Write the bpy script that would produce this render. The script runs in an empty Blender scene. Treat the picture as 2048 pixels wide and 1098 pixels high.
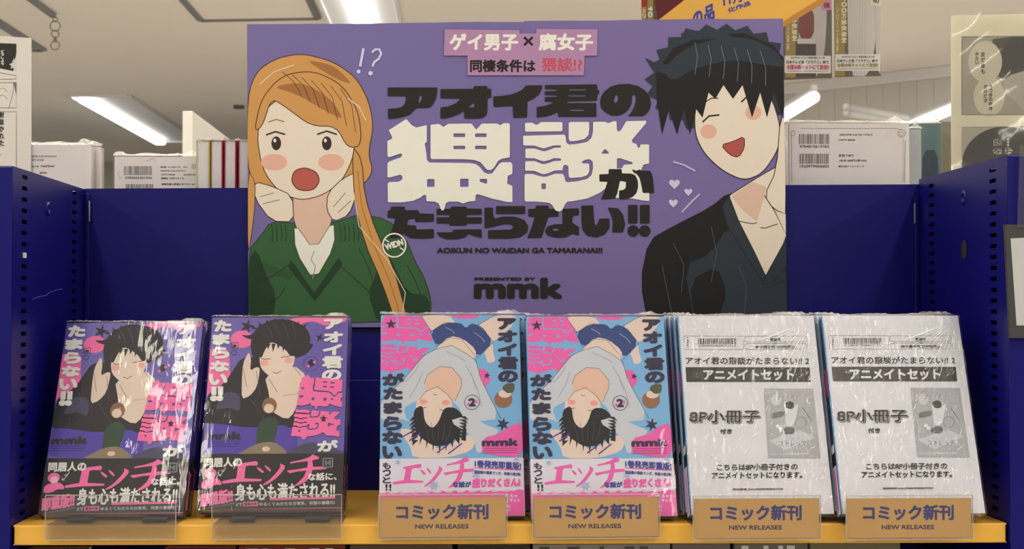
import bpy, bmesh, math, random
from mathutils import Vector, Matrix
from mathutils.geometry import tessellate_polygon
random.seed(7)
sc = bpy.context.scene
COL = bpy.context.collection
SH = 1.2                                   # height of the yellow shelf above the floor
# ------------------------------------------------------------------ camera
F = 3058.7; CAM = Vector((-.0566, -1.3888, SH + .19445)); YAW = .0381; PIT = .0227
cd = bpy.data.cameras.new('camera'); cd.sensor_width = 36; cd.lens = 36 * F / 2048; cd.clip_start = .02; cd.clip_end = 60
cam = bpy.data.objects.new('camera', cd); COL.objects.link(cam)
CR = Matrix.Rotation(-YAW, 4, 'Z') @ Matrix.Rotation(math.pi / 2 + PIT, 4, 'X')
cam.matrix_world = Matrix.Translation(CAM) @ CR
cd.dof.use_dof = True; cd.dof.focus_distance = 1.45; cd.dof.aperture_fstop = 26
sc.camera = cam
# ------------------------------------------------------------------ view, world
sc.view_settings.view_transform = 'Standard'; sc.view_settings.look = 'None'
sc.view_settings.gamma = 1; sc.view_settings.use_curve_mapping = False
sc.view_settings.exposure = 0.0
sc.cycles.transparent_max_bounces = 40; sc.cycles.use_denoising = True
sc.cycles.sample_clamp_indirect = 4
w = bpy.data.worlds.new('room_air'); sc.world = w; w.use_nodes = True
w.node_tree.nodes['Background'].inputs[0].default_value = (1, .9, .74, 1)
w.node_tree.nodes['Background'].inputs[1].default_value = .24
CEIL = 2.69
LP = 20.5
def area(name, x, y, z, sx, sy, power, rot=(0, 0, 0), color=(1, .93, .8)):
    l = bpy.data.lights.new(name, 'AREA'); l.shape = 'RECTANGLE'; l.size = sx; l.size_y = sy
    l.energy = power; l.color = color
    o = bpy.data.objects.new(name, l); COL.objects.link(o); o.location = (x, y, z); o.rotation_euler = rot
    return o
for lx in (-4.4, -2.43, -.75, .87, 2.52, 4.2):     # the lamp rows go on over and behind the aisle
    for ly in (-4.3, -1.5, 1.3, 3.5) + ((7.2, 10.4) if lx < -3 else ()):  # the far left pair is added out of view to brighten the ceiling
        area('ceiling_lamp_light', lx, ly, CEIL - .03, .08, 2.2, LP)

def lin(c):
    c = c / 255
    return c / 12.92 if c <= .04045 else ((c + .055) / 1.055) ** 2.4
def alb(r, g, b, k=1.0):
    ref = (lin(222), lin(215), lin(196))
    return tuple(min(.92, lin(v) * .60 / q * k) for v, q in zip((r, g, b), ref)) + (1,)
# ------------------------------------------------------------------ materials
MATS = {}
def mat(name, rgb, rough=.5, metal=0., noise=.04, scale=60, bump=0., coat=0., spec=.5, k=1.0):
    if name in MATS: return MATS[name]
    m = bpy.data.materials.new(name); m.use_nodes = True; nt = m.node_tree; b = nt.nodes['Principled BSDF']
    c = alb(*rgb, k=k)
    tc = nt.nodes.new('ShaderNodeTexCoord'); n = nt.nodes.new('ShaderNodeTexNoise'); n.inputs['Scale'].default_value = scale
    n.inputs['Detail'].default_value = 4
    nt.links.new(tc.outputs['Object'], n.inputs['Vector'])
    mx = nt.nodes.new('ShaderNodeMix'); mx.data_type = 'RGBA'
    mx.inputs[6].default_value = tuple(v * (1 - noise) for v in c[:3]) + (1,)
    mx.inputs[7].default_value = tuple(min(1, v * (1 + noise)) for v in c[:3]) + (1,)
    nt.links.new(n.outputs['Fac'], mx.inputs[0]); nt.links.new(mx.outputs[2], b.inputs['Base Color'])
    b.inputs['Roughness'].default_value = rough; b.inputs['Metallic'].default_value = metal
    b.inputs['Coat Weight'].default_value = coat; b.inputs['Coat Roughness'].default_value = .12
    b.inputs['Specular IOR Level'].default_value = spec
    if bump:
        bp = nt.nodes.new('ShaderNodeBump'); bp.inputs['Strength'].default_value = bump; bp.inputs['Distance'].default_value = .002
        nt.links.new(n.outputs['Fac'], bp.inputs['Height']); nt.links.new(bp.outputs[0], b.inputs['Normal'])
    MATS[name] = m; return m
INKN = {}
def ink(r, g, b, rough=.45):
    key = (r, g, b, rough)
    if key not in INKN:
        INKN[key] = mat('ink_%d_%d_%d' % (r, g, b), (r, g, b), rough, noise=.02, scale=90, spec=.22)
    return INKN[key]
def film(name, rough, base, fres, bump, sx, sy, sz, dist=.001, tint=(1, 1, 1), haze=0.0):
    """thin clear plastic: see-through with a fresnel gloss and crinkles"""
    m = bpy.data.materials.new(name); m.use_nodes = True; nt = m.node_tree; N = nt.nodes; L = nt.links
    N.remove(N['Principled BSDF']); out = N['Material Output']
    tr = N.new('ShaderNodeBsdfTransparent'); tr.inputs[0].default_value = tint + (1,)
    gl = N.new('ShaderNodeBsdfGlossy'); gl.inputs['Roughness'].default_value = rough
    lw = N.new('ShaderNodeLayerWeight'); lw.inputs[0].default_value = .35
    ma = N.new('ShaderNodeMath'); ma.operation = 'MULTIPLY_ADD'; ma.use_clamp = True
    ma.inputs[1].default_value = fres; ma.inputs[2].default_value = base
    L.new(lw.outputs['Fresnel'], ma.inputs[0])
    ms = N.new('ShaderNodeMixShader'); L.new(ma.outputs[0], ms.inputs[0]); L.new(tr.outputs[0], ms.inputs[1]); L.new(gl.outputs[0], ms.inputs[2])
    if bump:
        tc = N.new('ShaderNodeTexCoord'); mp = N.new('ShaderNodeMapping'); mp.inputs['Scale'].default_value = (sx, sy, sz)
        mp.inputs['Rotation'].default_value = (0, .5, 0)
        n = N.new('ShaderNodeTexNoise'); n.inputs['Scale'].default_value = 1; n.inputs['Detail'].default_value = 2.5
        n.inputs['Distortion'].default_value = 1.2
        L.new(tc.outputs['Object'], mp.inputs[0]); L.new(mp.outputs[0], n.inputs['Vector'])
        bp = N.new('ShaderNodeBump'); bp.inputs['Strength'].default_value = bump; bp.inputs['Distance'].default_value = dist
        L.new(n.outputs['Fac'], bp.inputs['Height']); L.new(bp.outputs[0], gl.inputs['Normal'])
    last = ms
    if haze:
        df = N.new('ShaderNodeBsdfDiffuse'); df.inputs[0].default_value = (.85, .85, .85, 1)
        m2 = N.new('ShaderNodeMixShader'); m2.inputs[0].default_value = haze
        L.new(ms.outputs[0], m2.inputs[1]); L.new(df.outputs[0], m2.inputs[2]); last = m2
    L.new(last.outputs[0], out.inputs[0]); MATS[name] = m; return m
FILM = film('shrink_film', .05, .0, .42, .13, 100, 60, 24)
FILM_CR = film('crinkled_film', .06, .004, .5, .75, 200, 120, 42, dist=.0013)
FILM_TOP = film('film_crimp', .15, .16, .8, 1.0, 300, 300, 300, dist=.002, haze=.16)
ACR = film('clear_acrylic', .06, .02, .5, .12, 20, 20, 20, tint=(.95, .95, .95), haze=.02)
ACR_E = film('acrylic_edge', .2, .3, .6, 0, 1, 1, 1, tint=(.8, .8, .8), haze=.3)
SLEEVE = film('sleeve_plastic', .08, .02, .5, .5, 9, 9, 6, dist=.004, haze=.03)
BLUE = mat('blue_enamel', (8, 7, 84), .36, noise=.05, scale=9, spec=.24, k=1.25)
YEL = mat('yellow_enamel', (232, 174, 62), .4, noise=.03, scale=14)
PAPER = mat('page_paper', (225, 215, 195), .8, noise=.08, scale=300)
WHITE = mat('white_paper', (219, 215, 208), .5, noise=.015)
DARK = mat('dark_void', (8, 8, 12), .9)
# ------------------------------------------------------------------ geometry helpers
def link(name, verts, faces, mats, parent=None, midx=None, smooth=False):
    me = bpy.data.meshes.new(name); me.from_pydata([tuple(v) for v in verts], [], faces)
    for m in (mats if isinstance(mats, (list, tuple)) else [mats]): me.materials.append(m)
    if midx: me.polygons.foreach_set('material_index', midx)
    if smooth: me.polygons.foreach_set('use_smooth', [True] * len(me.polygons))
    me.update(); o = bpy.data.objects.new(name, me); COL.objects.link(o)
    if parent: o.parent = parent
    return o
def box(name, x0, x1, y0, y1, z0, z1, m, parent=None, bevel=0.0, seg=2):
    bm = bmesh.new(); bmesh.ops.create_cube(bm, size=1)
    for v in bm.verts:
        v.co = ((x0 + x1) / 2 + v.co.x * (x1 - x0), (y0 + y1) / 2 + v.co.y * (y1 - y0), (z0 + z1) / 2 + v.co.z * (z1 - z0))
    if bevel: bmesh.ops.bevel(bm, geom=bm.edges[:], offset=bevel, segments=seg, profile=.5, affect='EDGES')
    me = bpy.data.meshes.new(name); bm.to_mesh(me); bm.free(); me.materials.append(m)
    o = bpy.data.objects.new(name, me); COL.objects.link(o)
    if parent: o.parent = parent
    return o
def extrude_poly(name, pts3, off, m, parent=None):
    """closed planar outline given a thickness vector"""
    n = len(pts3); off = Vector(off); V = [Vector(p) for p in pts3]; V2 = [p + off for p in V]
    tr = tessellate_polygon([V]); faces = [tuple(t) for t in tr] + [tuple(i + n for i in reversed(t)) for t in tr]
    faces += [(i, (i + 1) % n, (i + 1) % n + n, i + n) for i in range(n)]
    o = link(name, V + V2, faces, m, parent)
    bm = bmesh.new(); bm.from_mesh(o.data); bmesh.ops.recalc_face_normals(bm, faces=bm.faces[:]); bm.to_mesh(o.data); bm.free()
    return o
def tube(name, path, r, m, parent=None, n=8, closed=False):
    P = [Vector(p) for p in path]; V = []; Fc = []; k = len(P)
    for i, p in enumerate(P):
        a = P[(i - 1) % k] if (i or closed) else p; b = P[(i + 1) % k] if (i < k - 1 or closed) else p
        d = (b - a).normalized(); up = Vector((0, 0, 1)) if abs(d.z) < .9 else Vector((1, 0, 0))
        s = d.cross(up).normalized(); t = s.cross(d)
        for j in range(n):
            q = 2 * math.pi * j / n; V.append(p + r * (math.cos(q) * s + math.sin(q) * t))
    for i in range(k if closed else k - 1):
        for j in range(n):
            a = i * n + j; b = i * n + (j + 1) % n; c = ((i + 1) % k) * n + (j + 1) % n; d = ((i + 1) % k) * n + j
            Fc.append((a, b, c, d))
    if not closed: Fc += [tuple(range(n)), tuple(range((k - 1) * n, k * n))[::-1]]
    return link(name, V, Fc, m, parent, smooth=True)
def empty(name, loc=(0, 0, 0), rot=None):
    o = bpy.data.objects.new(name, None); o.empty_display_size = .05; COL.objects.link(o)
    if rot is not None: o.matrix_world = rot
    else: o.location = loc
    return o
def tag(o, label=None, cat=None, group=None, kind=None):
    if label: o['label'] = label
    if cat: o['category'] = cat
    if group: o['group'] = group
    if kind: o['kind'] = kind
    return o
def copy_tree(o, parent=None):
    c = o.copy(); COL.objects.link(c); c.parent = parent
    for ch in o.children: copy_tree(ch, c)
    return c
def ray(u, v):
    d = CR.to_3x3() @ Vector(((u - 1024) / F, -(v - 549) / F, -1)); return d
def on_y(u, v, y):                          # point of a given depth that sits at a photo position
    d = ray(u, v); return CAM + d * ((y - CAM.y) / d.y)
def on_z(u, v, z):
    d = ray(u, v); return CAM + d * ((z - CAM.z) / d.z)
# ------------------------------------------------------------------ flat printing
def homography(src):
    """photo quad (tl, tr, br, bl) -> unit square with v up"""
    dst = [(0, 1), (1, 1), (1, 0), (0, 0)]; A = []
    for (x, y), (u, v) in zip(src, dst):
        A.append([x, y, 1, 0, 0, 0, -u * x, -u * y, u]); A.append([0, 0, 0, x, y, 1, -v * x, -v * y, v])
    n = 8
    for i in range(n):
        p = max(range(i, n), key=lambda r: abs(A[r][i])); A[i], A[p] = A[p], A[i]
        for r in range(n):
            if r != i:
                f = A[r][i] / A[i][i]
                for c in range(i, n + 1): A[r][c] -= f * A[i][c]
    h = [A[i][n] / A[i][i] for i in range(n)] + [1]
    def f(p):
        x, y = p; d = h[6] * x + h[7] * y + h[8]
        return ((h[0] * x + h[1] * y + h[2]) / d, (h[3] * x + h[4] * y + h[5]) / d)
    return f
GLY = {}
def glyphs(s):
    if s not in GLY:
        c = bpy.data.curves.new('lettering', 'FONT'); c.body = s; c.size = 1; c.resolution_u = 4; c.fill_mode = 'FRONT'
        o = bpy.data.objects.new('lettering', c); COL.objects.link(o); bpy.context.view_layer.update()
        me = o.to_mesh(); V = [(v.co.x, v.co.y) for v in me.vertices]; T = [tuple(p.vertices) for p in me.polygons]
        o.to_mesh_clear(); bpy.data.objects.remove(o); bpy.data.curves.remove(c)
        xs = [v[0] for v in V]; ys = [v[1] for v in V]
        x0, x1, y0, y1 = min(xs), max(xs), min(ys), max(ys)
        if y1 - y0 < .25: y0, y1 = y0 - .2, y1 + .2      # dashes keep their thinness
        GLY[s] = ([((x - x0) / max(x1 - x0, .01), (y - y0) / (y1 - y0)) for x, y in V], T)
    return GLY[s]
def rounded(P, r):
    R = []; n = len(P)
    for i in range(n):
        a, b, c = Vector(P[i - 1]), Vector(P[i]), Vector(P[(i + 1) % n]); u = a - b; v = c - b
        if u.length < 1e-6 or v.length < 1e-6: continue
        k1 = min(r, u.length * .4); k2 = min(r, v.length * .4); p = b + u.normalized() * k1; q = b + v.normalized() * k2
        m = (p + q) * .25 + b * .5
        R += [tuple(p), tuple(m), tuple(q)]
    return R
def chaikin(P, n=1, q=.22):
    if n < 0: return rounded(P, -n)
    for _ in range(n):
        R = []
        for i in range(len(P)):
            a, b = P[i], P[(i + 1) % len(P)]
            R.append((a[0] + q * (b[0] - a[0]), a[1] + q * (b[1] - a[1]))); R.append((b[0] - q * (b[0] - a[0]), b[1] - q * (b[1] - a[1])))
        P = R
    return P
class Print:
    STEP = .000005
    def __init__(s, tf, surf, h0=.00005, clip=None):
        s.tf = tf; s.surf = surf; s.h = h0; s.V = []; s.F = []; s.M = []; s.mats = []; s.x = lambda p: p; s.clip = clip
    def at(s, ox, oy, k): s.x = lambda p: (ox + p[0] / k, oy + p[1] / k); return s
    def _m(s, m):
        if m not in s.mats: s.mats.append(m)
        return s.mats.index(m)
    def _uv(s, p):
        u, v = s.tf(p)
        if s.clip: u = min(max(u, s.clip[0]), s.clip[1]); v = min(max(v, s.clip[2]), s.clip[3])
        return u, v
    def _tri(s, pts2, tris, m, step=None):
        b = len(s.V); k = s._m(m)
        s.V += [s.surf(*s._uv(p), s.h) for p in pts2]
        for t in tris:
            a = [b + i for i in t]
            s.F.append(tuple(a)); s.M.append(k)
        s.h += step or s.STEP
    def poly(s, pts, m, holes=(), sm=0, xf=None):
        L = [chaikin(list(l), sm) if sm else list(l) for l in [pts] + list(holes)]
        if xf: L = [[xf(p) for p in l] for l in L]
        else: L = [[s.x(p) for p in l] for l in L]
        flat = [p for l in L for p in l]
        tris = tessellate_polygon([[Vector((p[0], p[1], 0)) for p in l] for l in L])
        s._tri(flat, tris, m)
    def figure(s, pts, m, line, wd=3, sm=1):
        s.poly(pts, m, sm=sm); P = chaikin(list(pts), sm) if sm else list(pts); s.stroke(P + [P[0]], wd, line)
    def rect(s, x0, y0, x1, y1, m): s.poly([(x0, y0), (x1, y0), (x1, y1), (x0, y1)], m)
    def rrect(s, x0, y0, x1, y1, r, m, inner=None):
        def rr(a, b, c, d, r):
            P = []
            for cx, cy, q in ((c - r, b + r, -90), (c - r, d - r, 0), (a + r, d - r, 90), (a + r, b + r, 180)):
                for k in range(5): t = math.radians(q + k * 22.5); P.append((cx + r * math.cos(t), cy + r * math.sin(t)))
            return P
        s.poly(rr(x0, y0, x1, y1, r), m, [rr(x0 + inner, y0 + inner, x1 - inner, y1 - inner, max(r - inner, .1))] if inner else [])
    def ell(s, cx, cy, rx, ry, m, rot=0, n=28, ring=0):
        c, q = math.cos(rot), math.sin(rot)
        f = lambda rx, ry: [(cx + rx * math.cos(t) * c - ry * math.sin(t) * q, cy + rx * math.cos(t) * q + ry * math.sin(t) * c) for t in [2 * math.pi * i / n for i in range(n)]]
        s.poly(f(rx, ry), m, [f(rx - ring, ry - ring)] if ring else [])
    def stroke(s, pts, wd, m):
        P = [Vector(p) for p in pts]; L = []; R = []
        for i, p in enumerate(P):
            d = (P[min(i + 1, len(P) - 1)] - P[max(i - 1, 0)]).normalized(); nn = Vector((-d.y, d.x)) * wd / 2
            L.append(tuple(p + nn)); R.append(tuple(p - nn))
        pts2 = [s.x(p) for p in L + R]; n = len(L)
        s._tri(pts2, [(i, i + 1, n + i + 1, n + i) for i in range(n - 1)], m)
    def star(s, cx, cy, r, m, n=5, q=.4, rot=0):
        s.poly([(cx + (r if i % 2 == 0 else r * q) * math.sin(rot + math.pi * i / n), cy - (r if i % 2 == 0 else r * q) * math.cos(rot + math.pi * i / n)) for i in range(2 * n)], m)
    def text(s, t, x0, y0, x1, y1, m, bold=0, quad=None, xb=None):
        V, T = glyphs(t)
        xb = bold if xb is None else xb
        offs = [(0, 0)] if not bold and not xb else [(xb * math.cos(a), bold * math.sin(a)) for a in [2 * math.pi * i / 8 + .39 for i in range(8)]]
        for dx, dy in offs:
            if quad:
                (ax, ay), (bx, by), (cx, cy), (ex, ey) = quad
                P = []
                for u, v in V:
                    v = 1 - v
                    px = (ax + (bx - ax) * u) * (1 - v) + (ex + (cx - ex) * u) * v
                    py = (ay + (by - ay) * u) * (1 - v) + (ey + (cy - ey) * u) * v
                    P.append((px + dx, py + dy))
            else:
                P = [(x0 + xb + u * (x1 - x0 - 2 * xb) + dx, y1 - bold - v * (y1 - y0 - 2 * bold) + dy) for u, v in V]
            s._tri([s.x(p) for p in P], T, m, .000002)
        s.h += s.STEP
    def vtext(s, chars, x0, y0, x1, y1, m, bold=0, gap=.06):
        n = len(chars); hh = (y1 - y0) / n
        for i, ch in enumerate(chars):
            if ch == 'ー': s.rect((x0 + x1) / 2 - (x1 - x0) * .06 - bold, y0 + (i + .1) * hh, (x0 + x1) / 2 + (x1 - x0) * .06 + bold, y0 + (i + .9) * hh, m); continue
            s.text(ch, x0, y0 + i * hh + gap * hh, x1, y0 + (i + 1) * hh - gap * hh, m, bold)
    def bars(s, x0, y0, x1, y1, m, n=30, seed=1):
        rr = random.Random(seed); x = x0; wd = (x1 - x0) / (n * 2.2); b = []
        while x < x1 - wd:
            a = wd * rr.choice((.8, .8, 1.3, 2.0)); b.append((x, min(x + a, x1))); x += a + wd * rr.choice((.8, 1, 1.6))
        for a, c in b:
            s.poly([(a, y0), (c, y0), (c, y1), (a, y1)], m); s.h -= s.STEP
        s.h += s.STEP
    def done(s, name, parent):
        o = link(name, s.V, s.F, s.mats, parent, midx=s.M)
        bm = bmesh.new(); bm.from_mesh(o.data); o['kind'] = 'stuff'
        return _face_dir(o, bm)
def _face_dir(o, bm):
    bm.normal_update()
    fl = [f for f in bm.faces if f.normal.y > 0]
    if fl: bmesh.ops.reverse_faces(bm, faces=fl)
    bm.to_mesh(o.data); bm.free(); return o
# traced title lettering (photo pixels)
def c1(*P): return [(760 + x / 4.068, 160 + y / 4.068) for x, y in P]
def c2(*P): return [(1030 + x / 4.068, 160 + y / 4.068) for x, y in P]
def c3(*P): return [(760 + x / 3.657, 410 + y / 3.657) for x, y in P]
def rc(x0, y0, x1, y1): return ((x0, y0), (x1, y0), (x1, y1), (x0, y1))
def ec(cx, cy, rx, ry, n=16): return tuple((cx + rx * math.cos(2 * math.pi * i / n), cy + ry * math.sin(2 * math.pi * i / n)) for i in range(n))
WAI = [(c1((48,410),(190,318),(235,370),(270,388),(355,368),(355,508),(338,515),(352,600),(355,650),(375,672),(700,676),(750,685),(785,710),(815,750),(850,766),(885,760),(920,710),(945,678),(965,670),(1035,670),(1048,685),(1048,765),(1010,780),(1005,845),(1048,862),(1048,995),(1000,992),(880,965),(770,930),(750,935),(747,985),(690,990),(648,1006),(610,990),(530,990),(508,1005),(495,1055),(480,1064),(467,1050),(452,1005),(420,990),(352,988),(350,940),(335,933),(300,960),(240,985),(150,997),(42,995),(40,840),(55,830),(130,828),(158,810),(158,780),(140,772),(50,795),(38,790),(38,680),(50,665),(150,628),(158,605),(145,598),(50,630),(38,620),(38,495),(75,480),(75,460)),
        [c1(*rc(357,807,417,870)), c1(*rc(624,804,692,870)), c1((780,815),(790,806),(843,806),(842,845),(825,843),(785,828))]),
       (c1((385,365),(455,358),(490,385),(525,358),(715,355),(755,405),(800,355),(925,355),(950,370),(975,352),(1020,352),(1027,365),(1027,630),(960,642),(930,660),(905,705),(875,735),(840,730),(815,700),(790,670),(740,652),(650,645),(395,645),(385,630)),
        [c1(*rc(570,436,665,465)), c1(*rc(745,436,838,465)), c1(*rc(570,536,665,564)), c1(*rc(745,536,838,564))])]
DAN = [(c2((52,350),(110,348),(145,368),(185,343),(350,343),(357,352),(357,410),(350,418),(60,422),(52,415)), []),
       (c2((408,350),(420,342),(575,342),(577,400),(570,450),(540,480),(480,495),(420,500),(408,480)), []),
       (c2((36,455),(370,445),(382,455),(388,510),(410,527),(480,520),(560,505),(595,470),(607,420),(608,342),(700,340),(735,352),(775,336),(800,336),(803,410),(820,422),(840,405),(880,336),(1045,332),(1045,350),(925,490),(930,510),(965,522),(975,550),(990,555),(998,525),(1068,525),(1068,680),(1020,690),(1000,740),(1000,830),(1068,830),(1070,985),(1020,982),(930,965),(800,960),(720,875),(660,920),(560,965),(450,985),(395,992),(380,1010),(355,1060),(330,1072),(300,1062),(275,1020),(250,1000),(150,990),(60,990),(48,980),(48,775),(60,765),(110,765),(180,785),(205,790),(235,785),(300,762),(360,765),(375,790),(378,820),(395,833),(480,825),(560,805),(595,775),(607,720),(605,665),(580,645),(540,650),(512,668),(525,680),(575,680),(578,740),(560,775),(510,792),(415,798),(408,780),(405,700),(385,690),(365,695),(358,735),(290,738),(240,760),(205,768),(180,762),(130,740),(52,738),(55,662),(130,660),(180,680),(205,686),(240,678),(290,660),(345,658),(348,640),(290,636),(240,655),(205,662),(175,655),(130,638),(55,636),(55,560),(130,558),(180,575),(210,582),(250,570),(290,553),(345,550),(345,533),(290,533),(245,545),(205,558),(180,552),(130,535),(38,533)),
        [c2((675,595),(705,560),(737,590),(735,600),(680,600)), c2((803,640),(825,636),(930,670),(932,685),(860,690),(845,720),(803,722)), c2(*rc(186,842,222,888))])]
BLACK_TITLE = [
 (c1((40,62),(442,62),(440,90),(430,150),(405,200),(375,228),(272,228),(250,250),(215,285),(150,305),(85,315),(45,317),(42,235),(100,232),(150,222),(175,200),(187,160),(185,132),(40,132)), [c1((290,190),(300,185),(318,150),(316,130),(300,126),(293,140))]),
 (c1((465,75),(733,73),(735,50),(843,50),(845,72),(876,72),(876,145),(846,150),(845,260),(835,290),(810,308),(770,314),(658,314),(656,252),(620,275),(560,300),(500,314),(465,315),(465,225),(530,215),(590,190),(630,152),(465,150)), [c1((690,220),(735,185),(740,215),(735,225))]),
 (c1((892,135),(960,130),(1040,118),(1100,95),(1135,75)) + c2((50,55),(65,44),(195,44),(190,75),(165,120),(120,155),(75,175),(72,185),(70,300),(60,306)) + c1((1055,308),(1050,215),(1045,212),(895,220)), []),
 (c2((213,42),(640,36),(645,82),(658,84),(658,118),(645,118),(640,170),(400,176),(395,188),(635,188),(635,300),(322,300),(318,262),(270,285),(210,300),(147,305),(147,220),(210,212),(260,195),(287,178),(213,178),(213,138),(312,138),(312,127),(213,123),(213,92),(310,90),(310,78),(213,75)), [c2(*rc(410,75,550,86)), c2(*rc(405,124,550,135)), c2(*rc(420,241,535,253))]),
 (c2((665,190),(672,140),(700,95),(750,55),(820,35),(900,32),(980,50),(1040,90),(1075,140),(1085,190),(1075,240),(1045,278),(1015,295),(895,295),(925,260),(950,210),(960,160),(955,125),(940,118),(928,130),(925,190),(900,240),(860,275),(810,292),(760,290),(710,265),(675,230)), [c2((780,165),(790,130),(805,122),(815,135),(808,175),(795,190),(782,183))]),
 (c2((735,725),(843,725),(845,760),(920,762),(955,775),(975,820),(978,870),(965,920),(930,955),(880,970),(820,970),(820,900),(855,895),(875,880),(878,830),(830,822),(820,860),(805,930),(785,965),(672,972),(700,910),(725,830),(660,828),(658,768),(735,765)), []),
 (c2((925,725),(965,740),(985,728),(1010,738),(1080,740),(1100,800),(1110,920),(1015,920),(1005,860),(990,800),(965,765),(940,755)), []),
 (c3((60,12),(160,12),(160,38),(258,38),(262,62),(370,65),(370,122),(235,125),(235,98),(185,105),(175,145),(240,150),(245,180),(370,175),(370,240),(300,246),(200,242),(165,220),(150,205),(130,240),(50,240),(60,200),(85,130),(90,95),(35,92),(38,40),(60,38)), []),
 (c3((390,28),(490,28),(495,12),(605,12),(608,26),(718,28),(718,72),(390,72)), []), (c3(*rc(390,90,718,135)), []), (c3(*rc(482,60,608,150)), []),
 (c3((482,138),(608,138),(640,150),(718,180),(718,240),(690,235),(620,210),(600,235),(540,250),(460,250),(410,230),(388,200),(395,165),(430,147)), [c3(*ec(485,190,27,10))]),
 (c3((822,8),(1035,8),(1035,65),(822,65)), []),
 (c3((738,20),(800,20),(802,75),(815,100),(870,85),(960,85),(1030,110),(1058,155),(1050,200),(1000,235),(920,245),(765,245),(765,185),(850,182),(930,180),(952,160),(930,140),(880,140),(820,155),(740,172)), []),
 (c3((1058,30),(1110,28),(1115,5),(1205,5),(1210,28),(1280,30),(1280,85),(1205,88),(1185,150),(1155,240),(1050,242),(1085,160),(1105,88),(1058,85)), []),
 (c3((1308,28),(1430,25),(1430,75),(1385,80),(1380,130),(1430,160),(1430,225),(1400,215),(1380,210),(1340,235),(1270,240),(1200,225),(1180,190),(1200,155),(1260,140),(1310,140),(1308,80)), [c3(*ec(1258,180,24,9))]),
 (c3((1448,5),(1535,3),(1540,100),(1548,148),(1565,145),(1580,100),(1655,98),(1655,170),(1620,215),(1560,237),(1490,225),(1455,180),(1448,110)), []),
 (c3((1640,18),(1720,25),(1755,70),(1770,140),(1755,200),(1675,200),(1680,120),(1665,70)), []),
 (c3(*rc(1792,0,1862,135)), []), (c3(*rc(1880,0,1952,135)), []), (c3(*ec(1830,190,43,43)), []), (c3(*ec(1915,190,43,43)), [])]
ECCHI = [[(350,425),(480,408),(540,400),(558,415),(550,440),(480,438),(450,445),(440,550),(590,560),(585,578),(400,580),(255,592),(245,572),(300,560),(370,550),(385,445),(355,440)],
 [(540,450),(575,465),(605,490),(608,505),(590,505),(560,480)], [(612,435),(650,460),(670,485),(660,498),(640,480),(618,455)],
 [(745,425),(785,445),(790,465),(765,500),(720,550),(650,600),(595,618),(600,605),(660,565),(720,500),(750,455)],
 [(1020,350),(1085,380),(1075,395),(1000,410),(900,420),(830,430),(835,415),(920,400),(990,380),(1020,362)],
 [(805,490),(900,480),(1020,462),(1140,462),(1150,485),(1040,490),(900,500),(830,515),(810,500)],
 [(985,405),(1020,400),(1030,440),(1025,490),(1010,540),(970,590),(910,620),(860,632),(900,600),(950,550),(975,490),(985,440)]]
def fitbox(src, quad):
    """map a source box onto a quad (tl,tr,br,bl) given in print coordinates"""
    x0, y0, x1, y1 = src
    def f(p):
        u = (p[0] - x0) / (x1 - x0); v = (p[1] - y0) / (y1 - y0)
        (ax, ay), (bx, by), (cx, cy), (ex, ey) = quad
        return ((ax + (bx - ax) * u) * (1 - v) + (ex + (cx - ex) * u) * v, (ay + (by - ay) * u) * (1 - v) + (ey + (cy - ey) * u) * v)
    return f
def shapes(pr, L, m, src, quad):
    g = fitbox(src, quad); X = pr.x
    for outer, holes in L: pr.poly(outer, m, holes, sm=-1.8, xf=lambda p: X(g(p)))
WAI_BOX = (769, 238, 1018, 421); DAN_BOX = (1039, 241, 1293, 424)

# ================================================================== THE ROOM
BEIGE = mat('ceiling_board', (218, 206, 182), .85, noise=.02, scale=3, k=1.5)
OFFW = mat('painted_wall', (188, 180, 160), .7, noise=.02, scale=4, k=1.4)
fl = tag(box('floor', -9, 9, -6, 16, -.05, 0, mat('floor_vinyl', (206, 194, 172), .4, noise=.06, scale=3, k=1.45)), kind='structure')
ce = tag(box('ceiling', -9, 9, -6, 16, CEIL, CEIL + .05, BEIGE), kind='structure')
wf = tag(box('wall_far', -9, 2, 12.2, 12.3, 0, CEIL, OFFW), kind='structure')
# slanting planked wall with its moulding on the right
pa = on_z(1100, 222, CEIL); pb = on_z(2300, 86, CEIL)
pd = (pb - pa); pd.z = 0; plen = pd.length; pdn = pd.normalized(); pn = Vector((pdn.y, -pdn.x, 0))
wr = empty('wall_right', (pa.x, pa.y, 0)); tag(wr, kind='structure')
wr.rotation_euler = (0, 0, math.atan2(pdn.y, pdn.x))
PLANK = mat('wall_plank_paint', (186, 180, 162), .55, noise=.02, scale=5, k=1.5)
px, i = 0, 0
plank0 = None
while px < plen:
    if plank0 is None: plank0 = q = box('plank', .0006, .0994, 0, .02, 0, CEIL - .06, PLANK, wr, bevel=.0012, seg=1)
    else: q = plank0.copy(); COL.objects.link(q); q.location.x = px
    px += .1
box('backing_board', 0, plen, .02, .04, 0, CEIL, DARK, wr)
box('moulding', 0, plen, -.03, .02, CEIL - .06, CEIL, mat('moulding_paint', (205, 198, 182), .5, k=1.5), wr, bevel=.006)

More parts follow.
